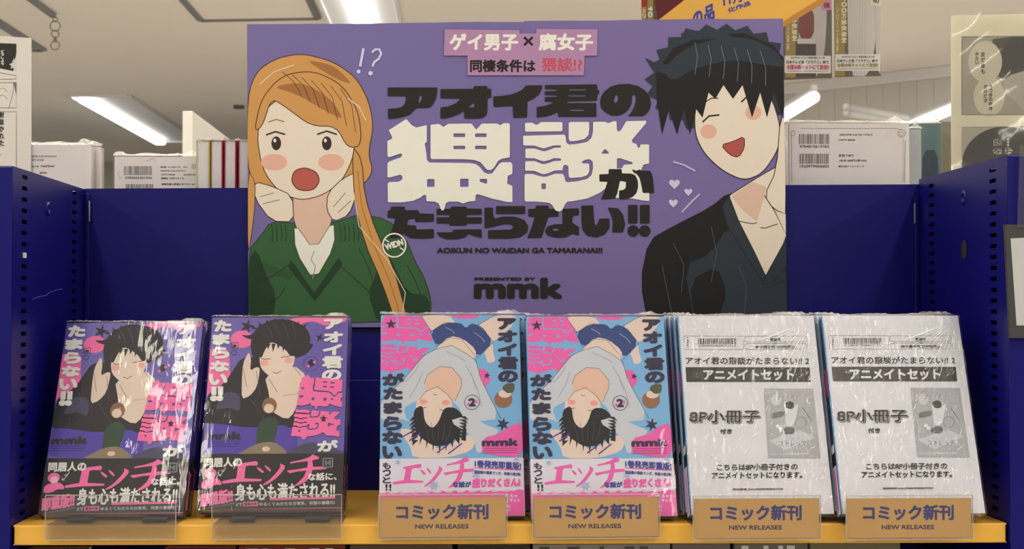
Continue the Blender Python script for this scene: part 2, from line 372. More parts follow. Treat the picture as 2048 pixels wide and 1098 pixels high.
def recessed_lamp(cx, y0, y1, label, width=.30, lit=.085, off=0.):
    t = empty('ceiling_light', (cx, (y0 + y1) / 2, CEIL)); tag(t, label, 'ceiling light', 'recessed strip lights in the ceiling')
    h = (y1 - y0) / 2; a = width / 2; mm = mat('lamp_housing', (214, 208, 194), .5, noise=.01, k=1.4)
    box('housing_rim', -a - .02, -a, -h, h, -.02, 0, mm, t, bevel=.003); box('housing_rim', a, a + .02, -h, h, -.02, 0, mm, t, bevel=.003)
    box('housing_end', -a, a, -h - .02, -h, -.02, 0, mm, t, bevel=.003); box('housing_end', -a, a, h, h + .02, -.02, 0, mm, t, bevel=.003)
    box('reflector', -a, a, -h, h, -.006, 0, mm, t)
    m = bpy.data.materials.get('lamp_glow')
    if not m:
        m = bpy.data.materials.new('lamp_glow'); m.use_nodes = True; b = m.node_tree.nodes['Principled BSDF']
        b.inputs['Emission Color'].default_value = (1, .96, .86, 1); b.inputs['Emission Strength'].default_value = 5
    m = bpy.data.materials['lamp_glow']
    box('light_tube', off - lit / 2, off + lit / 2, -h + .05, h - .05, -.045, -.008, m, t, bevel=.016, seg=3)
    return t
P1 = on_z(165, 188, CEIL); P2 = on_z(330, 280, CEIL)
recessed_lamp(P1.x + .1, P1.y, P2.y, 'lit strip light in the ceiling above the books at the left', width=.34, off=-.10)
P3 = on_z(735, 60, CEIL)
recessed_lamp(P3.x, P3.y - 1.0, P3.y + .3, 'lit strip light at the top edge, above the middle of the purple poster')
# beyond the posters: suspended strip fixtures and a modelled glare streak in front of the planked wall
HL = CEIL - .32
GLOW2 = bpy.data.materials['lamp_glow'].copy(); GLOW2.name = 'pendant_glow'; GLOW2.node_tree.nodes['Principled BSDF'].inputs['Emission Strength'].default_value = 1.7
def hung_lamp(a, b, label, r=.03, lit=True):
    t = empty('pendant_light', tuple((a + b) / 2)); tag(t, label, 'pendant light')
    d = (b - a) / 2; n = 10
    m = GLOW2 if lit else mat('lamp_housing', (214, 208, 194), .5)
    tube('light_tube', [(-d) * (1 - 2 * k / n) for k in range(n + 1)], r, m, t, 12)
    s = Vector((0, 0, r + .012))
    tube('fixture_body', [-d + s, d + s], .02, mat('lamp_housing', (214, 208, 194), .5), t, 8)
A1 = on_z(1628, 194, HL); A2 = on_z(1545, 246, HL)
hung_lamp(A1, A2, 'lit tube light seen just right of the dark haired figure on the poster', r=.028)
B1 = on_z(1935, 206, HL); B2 = on_z(1822, 252, HL)
hung_lamp(B1, B2, 'lit tube light meeting the left edge of the manga page in a clear sleeve', r=.026)
G1 = on_z(1692, 226, HL); G2 = on_z(1812, 247, HL)
hung_lamp(G1, G2, 'pale tube shaped like a streak of glare above the book with two barcodes on the right', r=.018, lit=False)  # not a lamp: an added pale tube imitates a thin streak of glare
# hatch frames on the ceiling
TRIM = mat('hatch_trim', (150, 146, 136), .4, .3)
def hatch(corners, label, wdt=.03):
    t = empty('ceiling_hatch', tuple(sum(corners, Vector()) / 4)); tag(t, label, 'ceiling hatch')
    c = t.location
    L = [Vector(p) - c for p in corners]
    extrude_poly('hatch_lid', [p * .97 + Vector((0, 0, -.001)) for p in L], (0, 0, -.004), BEIGE, t)
    for k in range(4):
        a, b = L[k], L[(k + 1) % 4]; d = (b - a).normalized(); n_ = Vector((-d.y, d.x, 0)) * wdt / 2
        extrude_poly('frame_bar', [a - n_, b - n_, b + n_, a + n_], (0, 0, -.012), TRIM, t)
HA = on_z(402, 38, CEIL); HB = on_z(636, 34, CEIL); hl = 1.0
hatch([HA, HB, HB - Vector((0, hl, 0)), HA - Vector((0, hl, 0))], 'square hatch in the ceiling above the left half of the poster')
HC = on_z(84, 98, CEIL)
hatch([HC, HC - Vector((.9, 0, 0)), HC - Vector((.9, 1.4, 0)), HC - Vector((0, 1.4, 0))], 'hatch in the ceiling behind the black and white page at the left edge', .05)
# rail with hanging rings
ra = on_z(60, -8, CEIL); rb = on_z(113, 27, CEIL)
rl = tag(box('ceiling_rail', ra.x - .012, ra.x + .012, rb.y - 2.0, rb.y, CEIL - .02, CEIL, TRIM), 'thin grey rail on the ceiling ending above the hanging rings', 'rail')
t = empty('hanging_ring_chain', (rb.x, rb.y - .02, CEIL - .02)); tag(t, 'chain of metal rings hanging from the ceiling rail at the left', 'chain')
RM = mat('ring_steel', (120, 116, 105), .3, .7)
zz = 0
for k, (rad, turn) in enumerate(((.010, 0), (.022, 0), (.016, .5), (.006, 1.2), (.006, .4), (.019, 0))):
    zc = zz - rad
    tube('ring', [(rad * math.cos(q) * math.cos(turn), rad * math.cos(q) * math.sin(turn), zc + rad * math.sin(q)) for q in [2 * math.pi * i / 20 for i in range(20)]], .0022, RM, t, 6, True)
    zz -= 2 * rad - .003
# small ceiling sensor
sp = on_z(478, 211, CEIL); t = tag(empty('ceiling_sensor', (sp.x, sp.y, CEIL)), 'small dark round sensor on the ceiling left of the poster', 'sensor')
tube('sensor_dome', [(0, 0, 0), (0, 0, -.02)], .035, mat('sensor_grey', (110, 105, 95), .5), t, 12)
# tall white end panel further back
ea = on_y(365, 222, 3.2)
ep = tag(box('partition_panel', ea.x, ea.x + .03, 3.2, 4.6, 0, ea.z, mat('panel_white', (222, 214, 190), .6, noise=.01, k=1.0), bevel=.002), 'tall white partition panel standing far behind the books at the left', 'partition')
# a far shelf run that closes the view over the left books
fs = tag(empty('far_shelving', (-4.2, 8.6, 0)), 'distant pale shelving run seen between the stacked books at the left', 'shelving')
box('frame', -1.5, 2.9, .0, .5, 0, 1.92, mat('far_shelf_paint', (170, 180, 172), .5), fs)
for k in range(3): box('header_rail', -1.5, 2.9, -.02, 0, 1.93 + k * .1, 1.97 + k * .1, mat('far_rail', (160, 168, 160), .4), fs)
for k in range(2): box('end_post', -1.5 + k * 4.36, -1.46 + k * 4.36, -.02, .02, 1.9, 2.2, mat('far_rail', (160, 168, 160), .4), fs)

# ================================================================== THE GONDOLA
D = .26232; XE = .4515
zl = SH + .3220; zr = zl + .0135
def panel_side(sign, ztop, s0, lab):
    t = empty('gondola_side_panel', (sign * XE, 0, 0)); tag(t, lab, 'shelf panel', 'blue slotted side panels of the shelf unit')
    x0 = 0.0
    yf, yb = .0337, .2196; hw = .0085; sh = .0019; pt = .01027
    ys = [-.004, yf - hw, yf + hw, yb - hw, yb + hw, D]
    V = []; Fc = []
    def q(y0, y1, z0, z1, xx=x0):
        b = len(V); V.extend([(xx, y0, z0), (xx, y1, z0), (xx, y1, z1), (xx, y0, z1)]); Fc.append((b, b + 1, b + 2, b + 3))
    zlow = SH - .25
    for k in (0, 2, 4): q(ys[k], ys[k + 1], zlow, ztop)
    for k, hwk in ((1, 1), (3, 1)):
        z = zlow; zs = []
        zc = s0
        while zc + pt < ztop - .006: zc += pt
        top = ztop
        while zc > zlow + .01:
            q(ys[k], ys[k + 1], zc + sh, top)
            # slot walls
            dx = sign * .0015
            for (a, b_, c_, d_) in ((ys[k], zc - sh, ys[k + 1], zc - sh), (ys[k], zc + sh, ys[k + 1], zc + sh), (ys[k], zc - sh, ys[k], zc + sh), (ys[k + 1], zc - sh, ys[k + 1], zc + sh)):
                b = len(V); V.extend([(0, a, b_), (0, c_, d_), (dx, c_, d_), (dx, a, b_)]); Fc.append((b, b + 1, b + 2, b + 3))
            top = zc - sh; zc -= pt
        q(ys[k], ys[k + 1], zlow, top)
    link('slotted_sheet', V, Fc, BLUE, t)
    box('outer_sheet', min(sign * .028, sign * .03), max(sign * .028, sign * .03), .0, D, 0, ztop - .002, DARK, t)  # near-black colour stands in for the shade behind the slots
    box('slot_blackout_sheet', *sorted((sign * .002, sign * .028)), D - .002, D, 0, ztop - .002, DARK, t)  # added dark closure, keeps the slots black against the yellow board behind
    a, b = sorted((0, sign * .10))
    # front flange faces the aisle
    box('front_flange', a, b, -.006, -.004, 0, ztop, BLUE, t, bevel=.0006)
    extrude_poly('top_cap', [(a, -.004, ztop), (b, -.004, ztop), (b, D, ztop), (a, D, ztop)], (0, 0, .0008), BLUE, t)
    box('lower_sheet', *sorted((0, sign * .002)), -.004, D, 0, zlow, BLUE, t)
    # stamped dimple
    for (dy, dz, rr) in ((.115, ztop - .030, .0078),):
        n = 20
        V = []; Fc = []
        for r_, h_ in ((rr, -.0002), (rr * .8, -.0018), (rr * .5, -.0012), (rr * .3, -.0003), (.0003, -.0002)):
            for k in range(n): V.append((sign * h_, dy + 1.0 * r_ * math.cos(2 * math.pi * k / n), dz + r_ * .95 * math.sin(2 * math.pi * k / n)))
        for j in range(4):
            for k in range(n): Fc.append((j * n + k, j * n + (k + 1) % n, (j + 1) * n + (k + 1) % n, (j + 1) * n + k))
        link('stamped_dimple', V, Fc, BLUE, t, smooth=True)
    return t
pl = panel_side(-1, zl, SH + .3159, 'blue slotted metal side panel left of the two purple comics')
pr_ = panel_side(1, zr, SH + .3159 + .0099, 'blue slotted metal side panel right of the white sheets')
# round hole on the right panel, chip and scratches on the left
hp = on_y(1918, 499, .115)
n = 18; link('cable_hole', [(-.0004, .115 + .0085 * math.cos(2 * math.pi * k / n), hp.z + .0095 * math.sin(2 * math.pi * k / n)) for k in range(n)] + [(.0, .115, hp.z)], [(k, (k + 1) % n, n) for k in range(n)], DARK, pr_)
cp = on_y(51, 511, .0337); box('paper_chip', -.0002, .0012, .029, .037, cp.z - .0022, cp.z + .0026, WHITE, pl)
SCR = mat('scratch_mark', (95, 95, 165), .6)
ptsS = []
for (u, v, y) in ((76, 599, .06), (88, 593, .085), (100, 591, .11), (106, 585, .12), (118, 580, .15), (127, 578, .17)):
    ptsS.append((.0004, y, on_y(u, v, y).z))
tube('scratch', ptsS, .0003, SCR, pl, 4)
bp = tag(empty('gondola_back_panel', (0, D, 0)), 'wide blue metal back panel behind the poster and the books', 'shelf panel')
def slab(name, pts, m, parent, th=.0015): return extrude_poly(name, pts, (0, th, 0), m, parent)
zb = SH + .3235; zm = SH + .118
slab('upper_sheet', [(-XE, 0, zm + .0002), (XE, 0, zm + .0002), (XE, 0, zr - .006), (-XE, 0, zl)], BLUE, bp)
slab('lower_sheet', [(-XE, -.0006, 0), (XE, -.0006, 0), (XE, -.0006, zm), (-XE, -.0006, zm)], BLUE, bp)
extrude_poly('top_lip', [(-XE, 0, zl), (XE, 0, zr - .006), (XE, .022, zr - .006), (-XE, .022, zl)], (0, 0, .0015), BLUE, bp)
for sx in (-1, 1): box('corner_strip', sx * (XE - .004) - .002, sx * (XE - .004) + .002, -.004, -.0005, SH, zl - .004, BLUE, bp, bevel=.0006)
for sx in (-1, 1):
    zt = zl - .012
    box('bracket_tab', sx * (XE - .0065) - .0007, sx * (XE - .0065) + .0007, -.006, -.0042, zt - .022, zt, mat('bare_metal', (170, 170, 165), .35, .7), bp)
# yellow shelf: folded sheet with a front lip
sh_ = tag(empty('shelf_board', (0, 0, SH)), 'yellow metal shelf board that carries the comics and holders', 'shelf')
SL = -.0000
def tl(x): return .0013 - (x + .45) / .9 * .0028
lipb = .0180
prof = [(D - .002, 0), (.0015, 0), (.0004, -.0004), (0, -.0015), (0, -lipb + .001), (.001, -lipb), (.014, -lipb)]
V = []; Fc = []
for x in (-.45, .45):
    for (y, z) in prof: V.append((x, y, z + tl(x)))
    for (y, z) in prof: V.append((x, y + (.001 if z < -.001 else 0), z - (.001 if z > -.001 else 0) + tl(x)))
n = len(prof)
for k in range(n - 1): Fc.append((k, k + 1, 2 * n + k + 1, 2 * n + k))
link('shelf_sheet', V, Fc, YEL, sh_)
for sx in (-1, 1):
    slab('end_fold', [], YEL, sh_) if 0 else extrude_poly('end_fold', [(sx * .45, 0, tl(sx * .45)), (sx * .45, D - .002, tl(sx * .45)), (sx * .45, D - .002, -.016), (sx * .45, 0, -lipb + tl(sx * .45))], (-sx * .001, 0, 0), YEL, sh_)
ub = tag(box('under_shelf', -.4505, .4505, .05, D - .004, SH - .26, SH - .24, YEL, bevel=.001), 'lower yellow shelf board hidden in shade under the front edge', 'shelf')
# upper board on the far side which carries the books that look over the panel
FB = SH + .20
fb = tag(box('rear_shelf_board', -.47, .55, D + .026, D + .30, FB - .02, FB, YEL, bevel=.001), 'shelf board behind the blue panel carrying the upright wrapped books', 'shelf')
for sx in (-1, 1): tag(box('rear_side_panel', *sorted((sx * (.56 if sx > 0 else .475), sx * (.562 if sx > 0 else .477))), D + .026, D + .30, 0, FB + .03, BLUE), 'blue side panel of the far shelf at the %s' % ('right' if sx > 0 else 'left'), 'shelf panel')

# ================================================================== POSTER
PY = D - .008
TLp, TRp, BRp, BLp = [on_y(*p, PY) for p in ((494, 49), (1566, 38), (1574, 652), (497, 655))]
po = tag(empty('promotional_poster', tuple(BLp)), 'large purple poster with black and white lettering between two drawn figures', 'poster')
quadp = ((494, 49), (1566, 38), (1574, 652), (497, 655))
pt_f = homography(quadp)
def psurf(u, v, h):
    a = BLp.lerp(BRp, u); b = TLp.lerp(TRp, u); q = a.lerp(b, v) - BLp; return Vector((q.x, q.y - h, q.z))
PUR = mat('poster_purple', (112, 99, 150), .4, noise=.03, scale=5); PUR2 = mat('poster_purple_right', (115, 98, 148), .4, noise=.03, scale=5)
def quad_sheet(name, P, th, m, parent):
    return extrude_poly(name, P, (0, th, 0), m, parent)
us = pt_f((1043, 300))[0]
wav = lambda u, k: .0009 * math.sin(u * 9 + k) + .0005 * math.sin(u * 23 + 2 * k)
topL = [psurf(u * us, 1 + wav(u, 1), -.0002) for u in [1 - i / 12 for i in range(13)]]
topR = [psurf(us + (1 - us) * u, 1 + wav(u, 2.3) + .002, 0) for u in [1 - i / 12 for i in range(13)]]
quad_sheet('poster_sheet', [psurf(0, 0, -.0002), psurf(us, 0, -.0002)] + topL, .0008, PUR, po)
quad_sheet('poster_sheet', [psurf(us, 0, 0), psurf(1, 0, 0)] + topR, .0008, PUR2, po)
K = ink(38, 34, 30, .4); W_ = ink(238, 234, 210, .42); SKIN = ink(234, 218, 188, .42); SKIN2 = ink(224, 188, 158, .42)
pr = Print(pt_f, psurf, .00006, clip=(0, 1, 0, .999))
# -- left figure, a plain generic stand-in: hair, face, hands, shirt and jumper as flat shapes
pr.at(480, 30, 1.8)
HAIR = ink(208, 152, 82, .42); HAIR2 = ink(168, 112, 58, .42); GRN = ink(54, 96, 54, .42); GRN2 = ink(34, 62, 38, .42); OL = ink(58, 44, 38, .42)
BLS = ink(230, 178, 148, .42); LT = ink(236, 208, 168, .42)
pr.figure([(26,290),(60,200),(130,155),(220,138),(330,168),(410,225),(455,310),(472,400),(452,500),(470,560),(440,610),(330,660),(120,640),(26,600)], HAIR, OL, 3, 2)
pr.figure([(28,850),(70,800),(110,742),(190,750),(330,750),(420,716),(520,735),(585,800),(620,890),(650,940),(676,1020),(676,1098),(28,1120)], GRN, OL, 3)
pr.poly([(28,880),(60,840),(90,930),(130,1010),(110,1120),(28,1120)], GRN2, sm=1)
pr.poly([(500,820),(545,900),(590,1000),(672,1010),(672,1120),(490,1120),(450,1000),(480,940)], GRN2, sm=1)
pr.poly([(180,880),(262,1000),(350,870),(362,900),(264,1032),(168,905)], GRN2, sm=-8)
pr.figure([(185,600),(320,600),(325,770),(262,850),(190,770)], SKIN2, OL, 2)
pr.figure([(190,745),(262,850),(330,735),(335,830),(262,960),(195,850)], W_, OL, 2)
pr.stroke([(262,850),(250,880),(266,905),(256,950)], 3, ink(150,146,134))
pr.figure([(58,430),(90,330),(200,270),(330,300),(400,400),(405,500),(360,600),(290,650),(215,668),(140,640),(80,560)], SKIN, OL, 3, 2)
pr.figure([(50,600),(110,615),(185,650),(190,745),(110,742),(52,660)], SKIN, OL, 3)
pr.figure([(310,640),(360,590),(420,560),(410,650),(385,720),(330,745),(305,700)], SKIN, OL, 3)
for fx in ((70,655,120,640),(80,680,140,665),(330,690,372,640),(345,712,392,668)): pr.stroke([(fx[0],fx[1]),(fx[2],fx[3])], 2, OL)
for cx_ in (120, 322): pr.ell(cx_, 530, 46, 30, BLS)
for cx_ in (128, 306): pr.ell(cx_, 462, 17, 25, OL); pr.ell(cx_ - 5, 452, 5, 7, W_)
pr.stroke([(92,432),(125,420),(160,430)], 6, OL); pr.stroke([(272,430),(306,418),(342,430)], 6, OL)
pr.stroke([(100,386),(128,376),(156,384)], 4, HAIR2); pr.stroke([(280,380),(308,370),(336,380)], 4, HAIR2)
pr.figure([(180,600),(190,560),(230,548),(272,566),(282,600),(258,632),(205,632)], ink(186,92,76,.42), OL, 3, 2)
pr.figure([(50,420),(75,300),(150,215),(260,200),(360,250),(420,350),(430,470),(380,480),(340,400),(250,400),(160,330),(110,300),(80,400)], HAIR, OL, 3, 2)
pr.poly([(110,258),(220,240),(320,300),(370,380),(300,345),(200,285)], HAIR2, sm=2)
pr.poly([(230,160),(330,180),(400,250),(350,235),(290,200)], HAIR2, sm=2)
for k in range(7):
    pr.stroke([(150+34*k,205+10*k),(190+34*k,240+14*k),(216+32*k,290+22*k)], 2, OL)
pr.stroke([(70,250),(120,205),(190,180)], 4, LT); pr.stroke([(380,300),(420,330),(445,380)], 4, LT)
pr.figure([(395,470),(430,520),(440,650),(480,780),(540,900),(600,1120),(555,1120),(500,960),(440,820),(405,680)], HAIR, OL, 3)
pr.stroke([(415,560),(430,690),(470,820),(530,960),(572,1100)], 3, HAIR2); pr.stroke([(402,640),(420,760),(520,880),(585,1000),(570,1100)], 3, LT)
pr.figure([(28,560),(55,600),(52,700),(40,800),(28,860)], HAIR, OL, 2)
for k in range(16):
    x_ = 36 + 9 * k; pr.stroke([(x_, 905 + 3 * k), (x_ + 24, 885 + 3 * k)], 1.6, GRN2)
for xx in (112, 128, 144, 160, 352, 368, 384, 400, 416): pr.stroke([(xx, 755), (xx + 4, 790), (xx + 2, 815)], 2.5, GRN2)
for (q0, q1) in (((60,960),(170,900)),((350,900),(460,1000)),((420,840),(470,960)),((100,1040),(160,980)),((590,900),(640,1010))): pr.stroke([q0, ((q0[0]+q1[0])/2+8, (q0[1]+q1[1])/2+6), q1], 2.5, OL)
# -- right figure, plain generic stand-in
pr.at(1030, 30, 1.8)
JB = ink(46, 54, 60, .42); JK = ink(28, 27, 27, .42)
pr.poly([(440,960),(470,810),(560,760),(700,690),(760,640),(850,640),(960,760),(982,800),(982,1120),(470,1120)], JK, sm=1)
pr.poly([(600,900),(700,860),(760,760),(830,830),(985,880),(985,1120),(640,1120)], JB, sm=1)
pr.poly([(620,960),(720,900),(760,1000),(720,1110),(640,1110)], JK, sm=1)
pr.figure([(765,650),(862,590),(950,540),(986,560),(986,800),(962,830),(900,940),(862,860),(800,740)], SKIN, K, 3, -8)
pr.poly([(772,652),(850,600),(905,620),(868,745),(812,700)], SKIN2, sm=-8)
pr.stroke([(800,742),(850,752),(868,748)], 3, K); pr.stroke([(880,765),(896,768),(945,752)], 3, K)
pr.figure([(765,650),(740,690),(760,760),(836,880),(890,960),(900,940),(862,860),(800,740)], JB, K, 3, -6)
pr.figure([(962,830),(986,790),(986,900),(930,960),(890,975),(900,940)], JB, K, 3, -6)
for k in range(6): pr.stroke([(900+12*k,985-3*k),(930+10*k,972-6*k)], 2, K)
for (q0,q1,q2) in (((560,820),(600,900),(590,1000)),((700,760),(720,860),(700,960)),((800,900),(830,980),(820,1090)),((520,900),(540,1000),(560,1100))): pr.stroke([q0,q1,q2], 3, ink(70,80,88,.42))
hs = []
import math as _m
for k in range(46):
    t_ = _m.pi * 2 * k / 46; rr_ = 1.0 + (.075 if k % 2 else -.04) + .02 * _m.sin(5 * t_)
    hs.append((min(738 + 262 * rr_ * _m.cos(t_), 984), 232 + 190 * rr_ * _m.sin(t_)))
pr.poly(hs, JB)
pr.figure([(640,430),(640,330),(700,250),(820,220),(920,290),(955,400),(950,480),(890,570),(820,597),(740,560),(675,500)], SKIN, K, 3, 2)
for (x_, y_) in ((690,420),(855,352)): pr.ell(x_, y_, 30, 26, BLS)
for (x_, y_) in ((700,372),(842,300)): pr.stroke([(x_-32,y_+14),(x_-8,y_-8),(x_+30,y_-12)], 6, K)
pr.stroke([(672,318),(700,300),(726,300)], 4, K); pr.stroke([(800,250),(836,236),(868,240)], 4, K)
pr.figure([(735,468),(780,456),(822,436),(822,480),(800,514),(768,504)], ink(180,84,72,.42), K, 3, 1)
# fringe of plain pointed locks
fr = [(498,210),(560,120),(680,70),(820,66),(930,110),(982,160),(982,330)]
xs_ = [962, 930, 905, 880, 850, 815, 780, 745, 715, 690, 668, 645, 622, 600, 575, 545, 520]
for k, x_ in enumerate(xs_):
    prof_ = (.55 if 715 <= x_ <= 815 else 1.0)
    fr.append((x_, (220 + (150 if k % 2 == 0 else 60) * prof_) + (60 if x_ < 660 else 0)))
fr += [(500, 300)]
pr.poly(fr, JK)
pr.poly([(520,200),(600,120),(720,84),(840,80),(940,130),(980,190),(900,180),(780,160),(640,190),(560,240)], JB, sm=2)
pr.poly([(450,150),(500,175),(560,180),(600,160),(560,215),(500,205)], JB, sm=1); pr.poly([(575,70),(640,55),(740,60),(800,90),(700,85),(640,90)], JB, sm=1)
for k in range(6): pr.stroke([(640+48*k,100+6*k),(650+50*k,150+8*k),(640+52*k,215+8*k)], 2, ink(120,128,134,.42))
pr.figure([(955,360),(985,380),(985,720),(930,700),(895,650),(940,560)], SKIN, K, 3)
pr.stroke([(895,650),(930,700),(982,790)], 3, K)
pr.stroke([(560,528),(600,540),(642,562)], 6, ink(190, 186, 214)); pr.stroke([(592,710),(630,670),(658,645)], 6, ink(190, 186, 214))
for (hx, hy, hr) in ((565, 608, 20), (616, 637, 15), (561, 677, 17)):
    hp_ = [(hx + hr * 1.0 * math.sin(q) ** 3, hy - hr * (.81 * math.cos(q) - .31 * math.cos(2 * q) - .13 * math.cos(3 * q) - .06 * math.cos(4 * q))) for q in [2 * math.pi * i / 24 for i in range(24)]]
    pr.poly(hp_, ink(206, 204, 214))
pr.at(480, 30, 1.8)
WM = ink(214, 210, 226)
pr.stroke([(436,120),(428,165),(424,186)], 9, WM); pr.ell(419, 204, 7, 7, WM)
pr.stroke([(466,135),(478,124),(492,124),(499,140),(490,158),(474,170),(468,186)], 8, WM); pr.ell(461, 210, 8, 8, WM)
pr.done('poster_artwork', po)
pl2 = Print(pt_f, psurf, pr.h + .00001)
for o_, h_ in BLACK_TITLE[:5] + BLACK_TITLE[7:]: pl2.poly(o_, K, h_, sm=-1.8)
for L in (WAI, DAN):
    for o_, h_ in L: pl2.poly(o_, W_, h_, sm=-1.8)
for o_, h_ in BLACK_TITLE[5:7]: pl2.poly(o_, K, h_, sm=-1.8)
pl2.at(760, 410, 3.657)
pl2.text('AOIKUN NO WAIDAN GA TAMARANAI!!', 392, 312, 1603, 353, K, 2.8)
pl2.text('PRESENTED BY', 665, 529, 1110, 553, K, 2.5)
pl2.text('mmk', 660, 530, 1312, 686, K, 13, xb=15)
pl2.ell(84, 295, 88, 91, W_, ring=11, n=40)
pl2.text('WIDN', 0, 0, 0, 0, W_, 3, quad=((14, 290), (138, 250), (150, 290), (26, 332)))
pl2.stroke([(14, 250), (46, 272)], 9, W_); pl2.stroke([(124, 312), (152, 330)], 9, W_)
pl2.done('title_lettering', po)
# pasted caption strip
CP = mat('caption_pink', (176, 130, 162), .4, noise=.02)
co = [(130,110),(978,118),(978,158),(1165,158),(1172,106),(1868,110),(1862,408),(1720,410),(1708,632),(388,632),(388,408),(120,408)]
cap = extrude_poly('caption_strip', [psurf(*pt_f((860 + x / 5.689, 40 + y / 5.689)), .0017) for x, y in co], (0, .0008, 0), CP, po)
pc = Print(pt_f, psurf, .00173).at(860, 40, 5.689)
RED = ink(200, 78, 92)
pc.text('ゲイ男子', 183, 155, 962, 352, W_, 9); pc.text('×', 1020, 190, 1135, 300, K, 4)
pc.text('腐女子', 1195, 155, 1817, 352, W_, 9)
pc.text('同棲条件は', 415, 452, 1160, 598, K, 6); pc.text('猥談!?', 1228, 430, 1690, 590, RED, 4)
o = pc.done('caption_lettering', cap)

# ================================================================== BOOKS
BW, BH, BT = .1322, .1932, .0125
def cov(u, v, h): return Vector((u * BW, -h, v * BH))
def film_box(name, parent, m, mt, seed, w=BW, hgt=BH, t=BT, pad=.0009):
    rr = random.Random(seed); nx, nz = 22, 30; V = []; Fc = []
    ph = [rr.uniform(0, 6) for _ in range(6)]
    def dis(x, z): return .0004 * math.sin(60 * x + 90 * z + ph[0]) + .0003 * math.sin(150 * x - 40 * z + ph[1]) + .00025 * math.sin(210 * z + 30 * x + ph[2])
    for j in range(nz + 1):
        for i in range(nx + 1):
            u, v = i / nx, j / nz; e = min(u, 1 - u, v, 1 - v) * 12
            x = -pad + u * (w + 2 * pad); z = -pad + v * (hgt + 2 * pad)
            V.append((x, -.0022 - min(e, 1) * abs(dis(x, z)) * .45, z))
    for j in range(nz):
        for i in range(nx):
            a = j * (nx + 1) + i; Fc.append((a, a + 1, a + nx + 2, a + nx + 1))
    M = [0] * len(Fc)
    b = len(V)
    per = [(-pad, -pad), (w + pad, -pad), (w + pad, hgt + pad), (-pad, hgt + pad)]
    for (x, z) in per: V.append((x, -.0022, z))
    for (x, z) in per: V.append((x, t + .0006, z))
    for k in range(4): Fc.append((b + k, b + (k + 1) % 4, b + 4 + (k + 1) % 4, b + 4 + k)); M.append(0)
    # crimped, uneven frill of spare film along the top
    n = 46; b = len(V)
    for i in range(n + 1):
        u = i / n; x = -pad + u * (w + 2 * pad)
        hh = .0016 + .0016 * abs(math.sin(9 * u + ph[3])) + rr.uniform(0, .0014)
        if .0 < u < .1: hh += .002 * rr.random()
        if .82 < u < .97: hh += .0045 * math.sin((u - .82) / .15 * math.pi) * rr.uniform(.6, 1.2)
        y0 = t * .25
        V += [(x, -.002, hgt + pad), (x, y0 + rr.uniform(-.0012, .0012), hgt + pad + hh * .8), (x + rr.uniform(-.001, .001), t * .55 + rr.uniform(-.002, .002), hgt + pad + hh)]
    for i in range(n):
        for k in range(2):
            a = b + i * 3 + k; Fc.append((a, a + 3, a + 4, a + 1)); M.append(1)
    return link(name, V, Fc, [m, mt], parent, midx=M)
def book_shell(name, jacket, spine_side=1):
    t = empty(name)
    s = spine_side
    x0, x1 = (.0015, BW - .001) if s > 0 else (.001, BW - .0015)
    box('page_block', x0, x1, .0004, BT - .0004, .0012, BH - .0012, PAPER, t)
    box('front_cover', 0, BW, 0, .0004, 0, BH, jacket, t)
    box('back_cover', 0, BW, BT - .0004, BT, 0, BH, jacket, t)
    xs = BW if s > 0 else 0
    box('spine', xs - (.0005 if s > 0 else 0), xs + (0 if s > 0 else .0005), 0, BT, 0, BH, jacket, t, bevel=.0002)
    return t
def band(parent, m, hb, name='paper_band'):
    """printed paper sleeve around the lower part of the book"""
    e = .0004
    P = [(-e, -e * 1.5), (BW + e, -e * 1.5), (BW + e, BT + e), (-e, BT + e)]
    V = [(x, y, -.0002) for x, y in P] + [(x, y, hb) for x, y in P]
    return link(name, V, [(k, (k + 1) % 4, 4 + (k + 1) % 4, 4 + k) for k in range(4)], m, parent)
def spine_map(s):
    if s > 0: return lambda u, v, h: Vector((BW + h, u * BT, v * BH))
    return lambda u, v, h: Vector((-h, (1 - u) * BT, v * BH))
class Flat(Print):
    def done(s, name, parent): return tag(link(name, s.V, s.F, s.mats, parent, midx=s.M), kind='stuff')
ident = lambda p: p
# ---------- volume one: purple cover
q1 = ((426.4, 632), (693.4, 636), (681, 1022), (399.8, 1016)); h1 = homography(q1)
V1 = mat('cover_purple', (86, 68, 152), .4, noise=.03, scale=12)
PNK = ink(240, 112, 158); CRM = ink(226, 222, 204); CBK = ink(40, 38, 42); CG = ink(74, 70, 92)
vol1 = book_shell('comic_book', V1, 1)
a = Print(h1, cov, .00004, clip=(0, 1, 0, 1)).at(400, 620, 4.99)
a.ell(420, 280, 110, 88, PNK); a.poly([(90,380),(240,360),(300,400),(300,560),(310,640),(240,720),(110,800),(60,880),(60,380)], PNK, sm=2)
a.poly([(815,150),(850,100),(960,68),(1440,66),(1450,110),(1350,150),(1230,160),(1140,112),(1040,118),(960,160),(880,192),(825,182)], PNK, sm=2)
a.poly([(60,850),(240,735),(340,580),(400,480),(520,450),(640,520),(760,800),(900,1000),(1100,1040),(1100,1180),(40,1180)], CBK, sm=1)
a.poly([(160,980),(240,800),(400,820),(410,960),(390,1000),(300,960),(200,975)], CG, sm=1)
a.poly([(640,640),(920,540),(1060,660),(1000,780),(940,1020),(860,1098),(700,1000),(690,850)], ink(226, 202, 176), sm=1)
a.poly([(420,700),(430,520),(490,400),(510,480),(500,600),(560,560),(600,570),(570,760),(500,850),(420,880)], ink(226, 202, 176), sm=1)
a.poly([(520,470),(500,300),(560,160),(720,80),(900,90),(1050,170),(1105,300),(1010,470),(880,480),(600,500)], CBK, sm=2)
a.poly([(590,500),(600,400),(680,290),(800,280),(930,380),(940,500),(900,600),(780,690),(680,650),(610,580)], ink(228, 206, 180), sm=2)
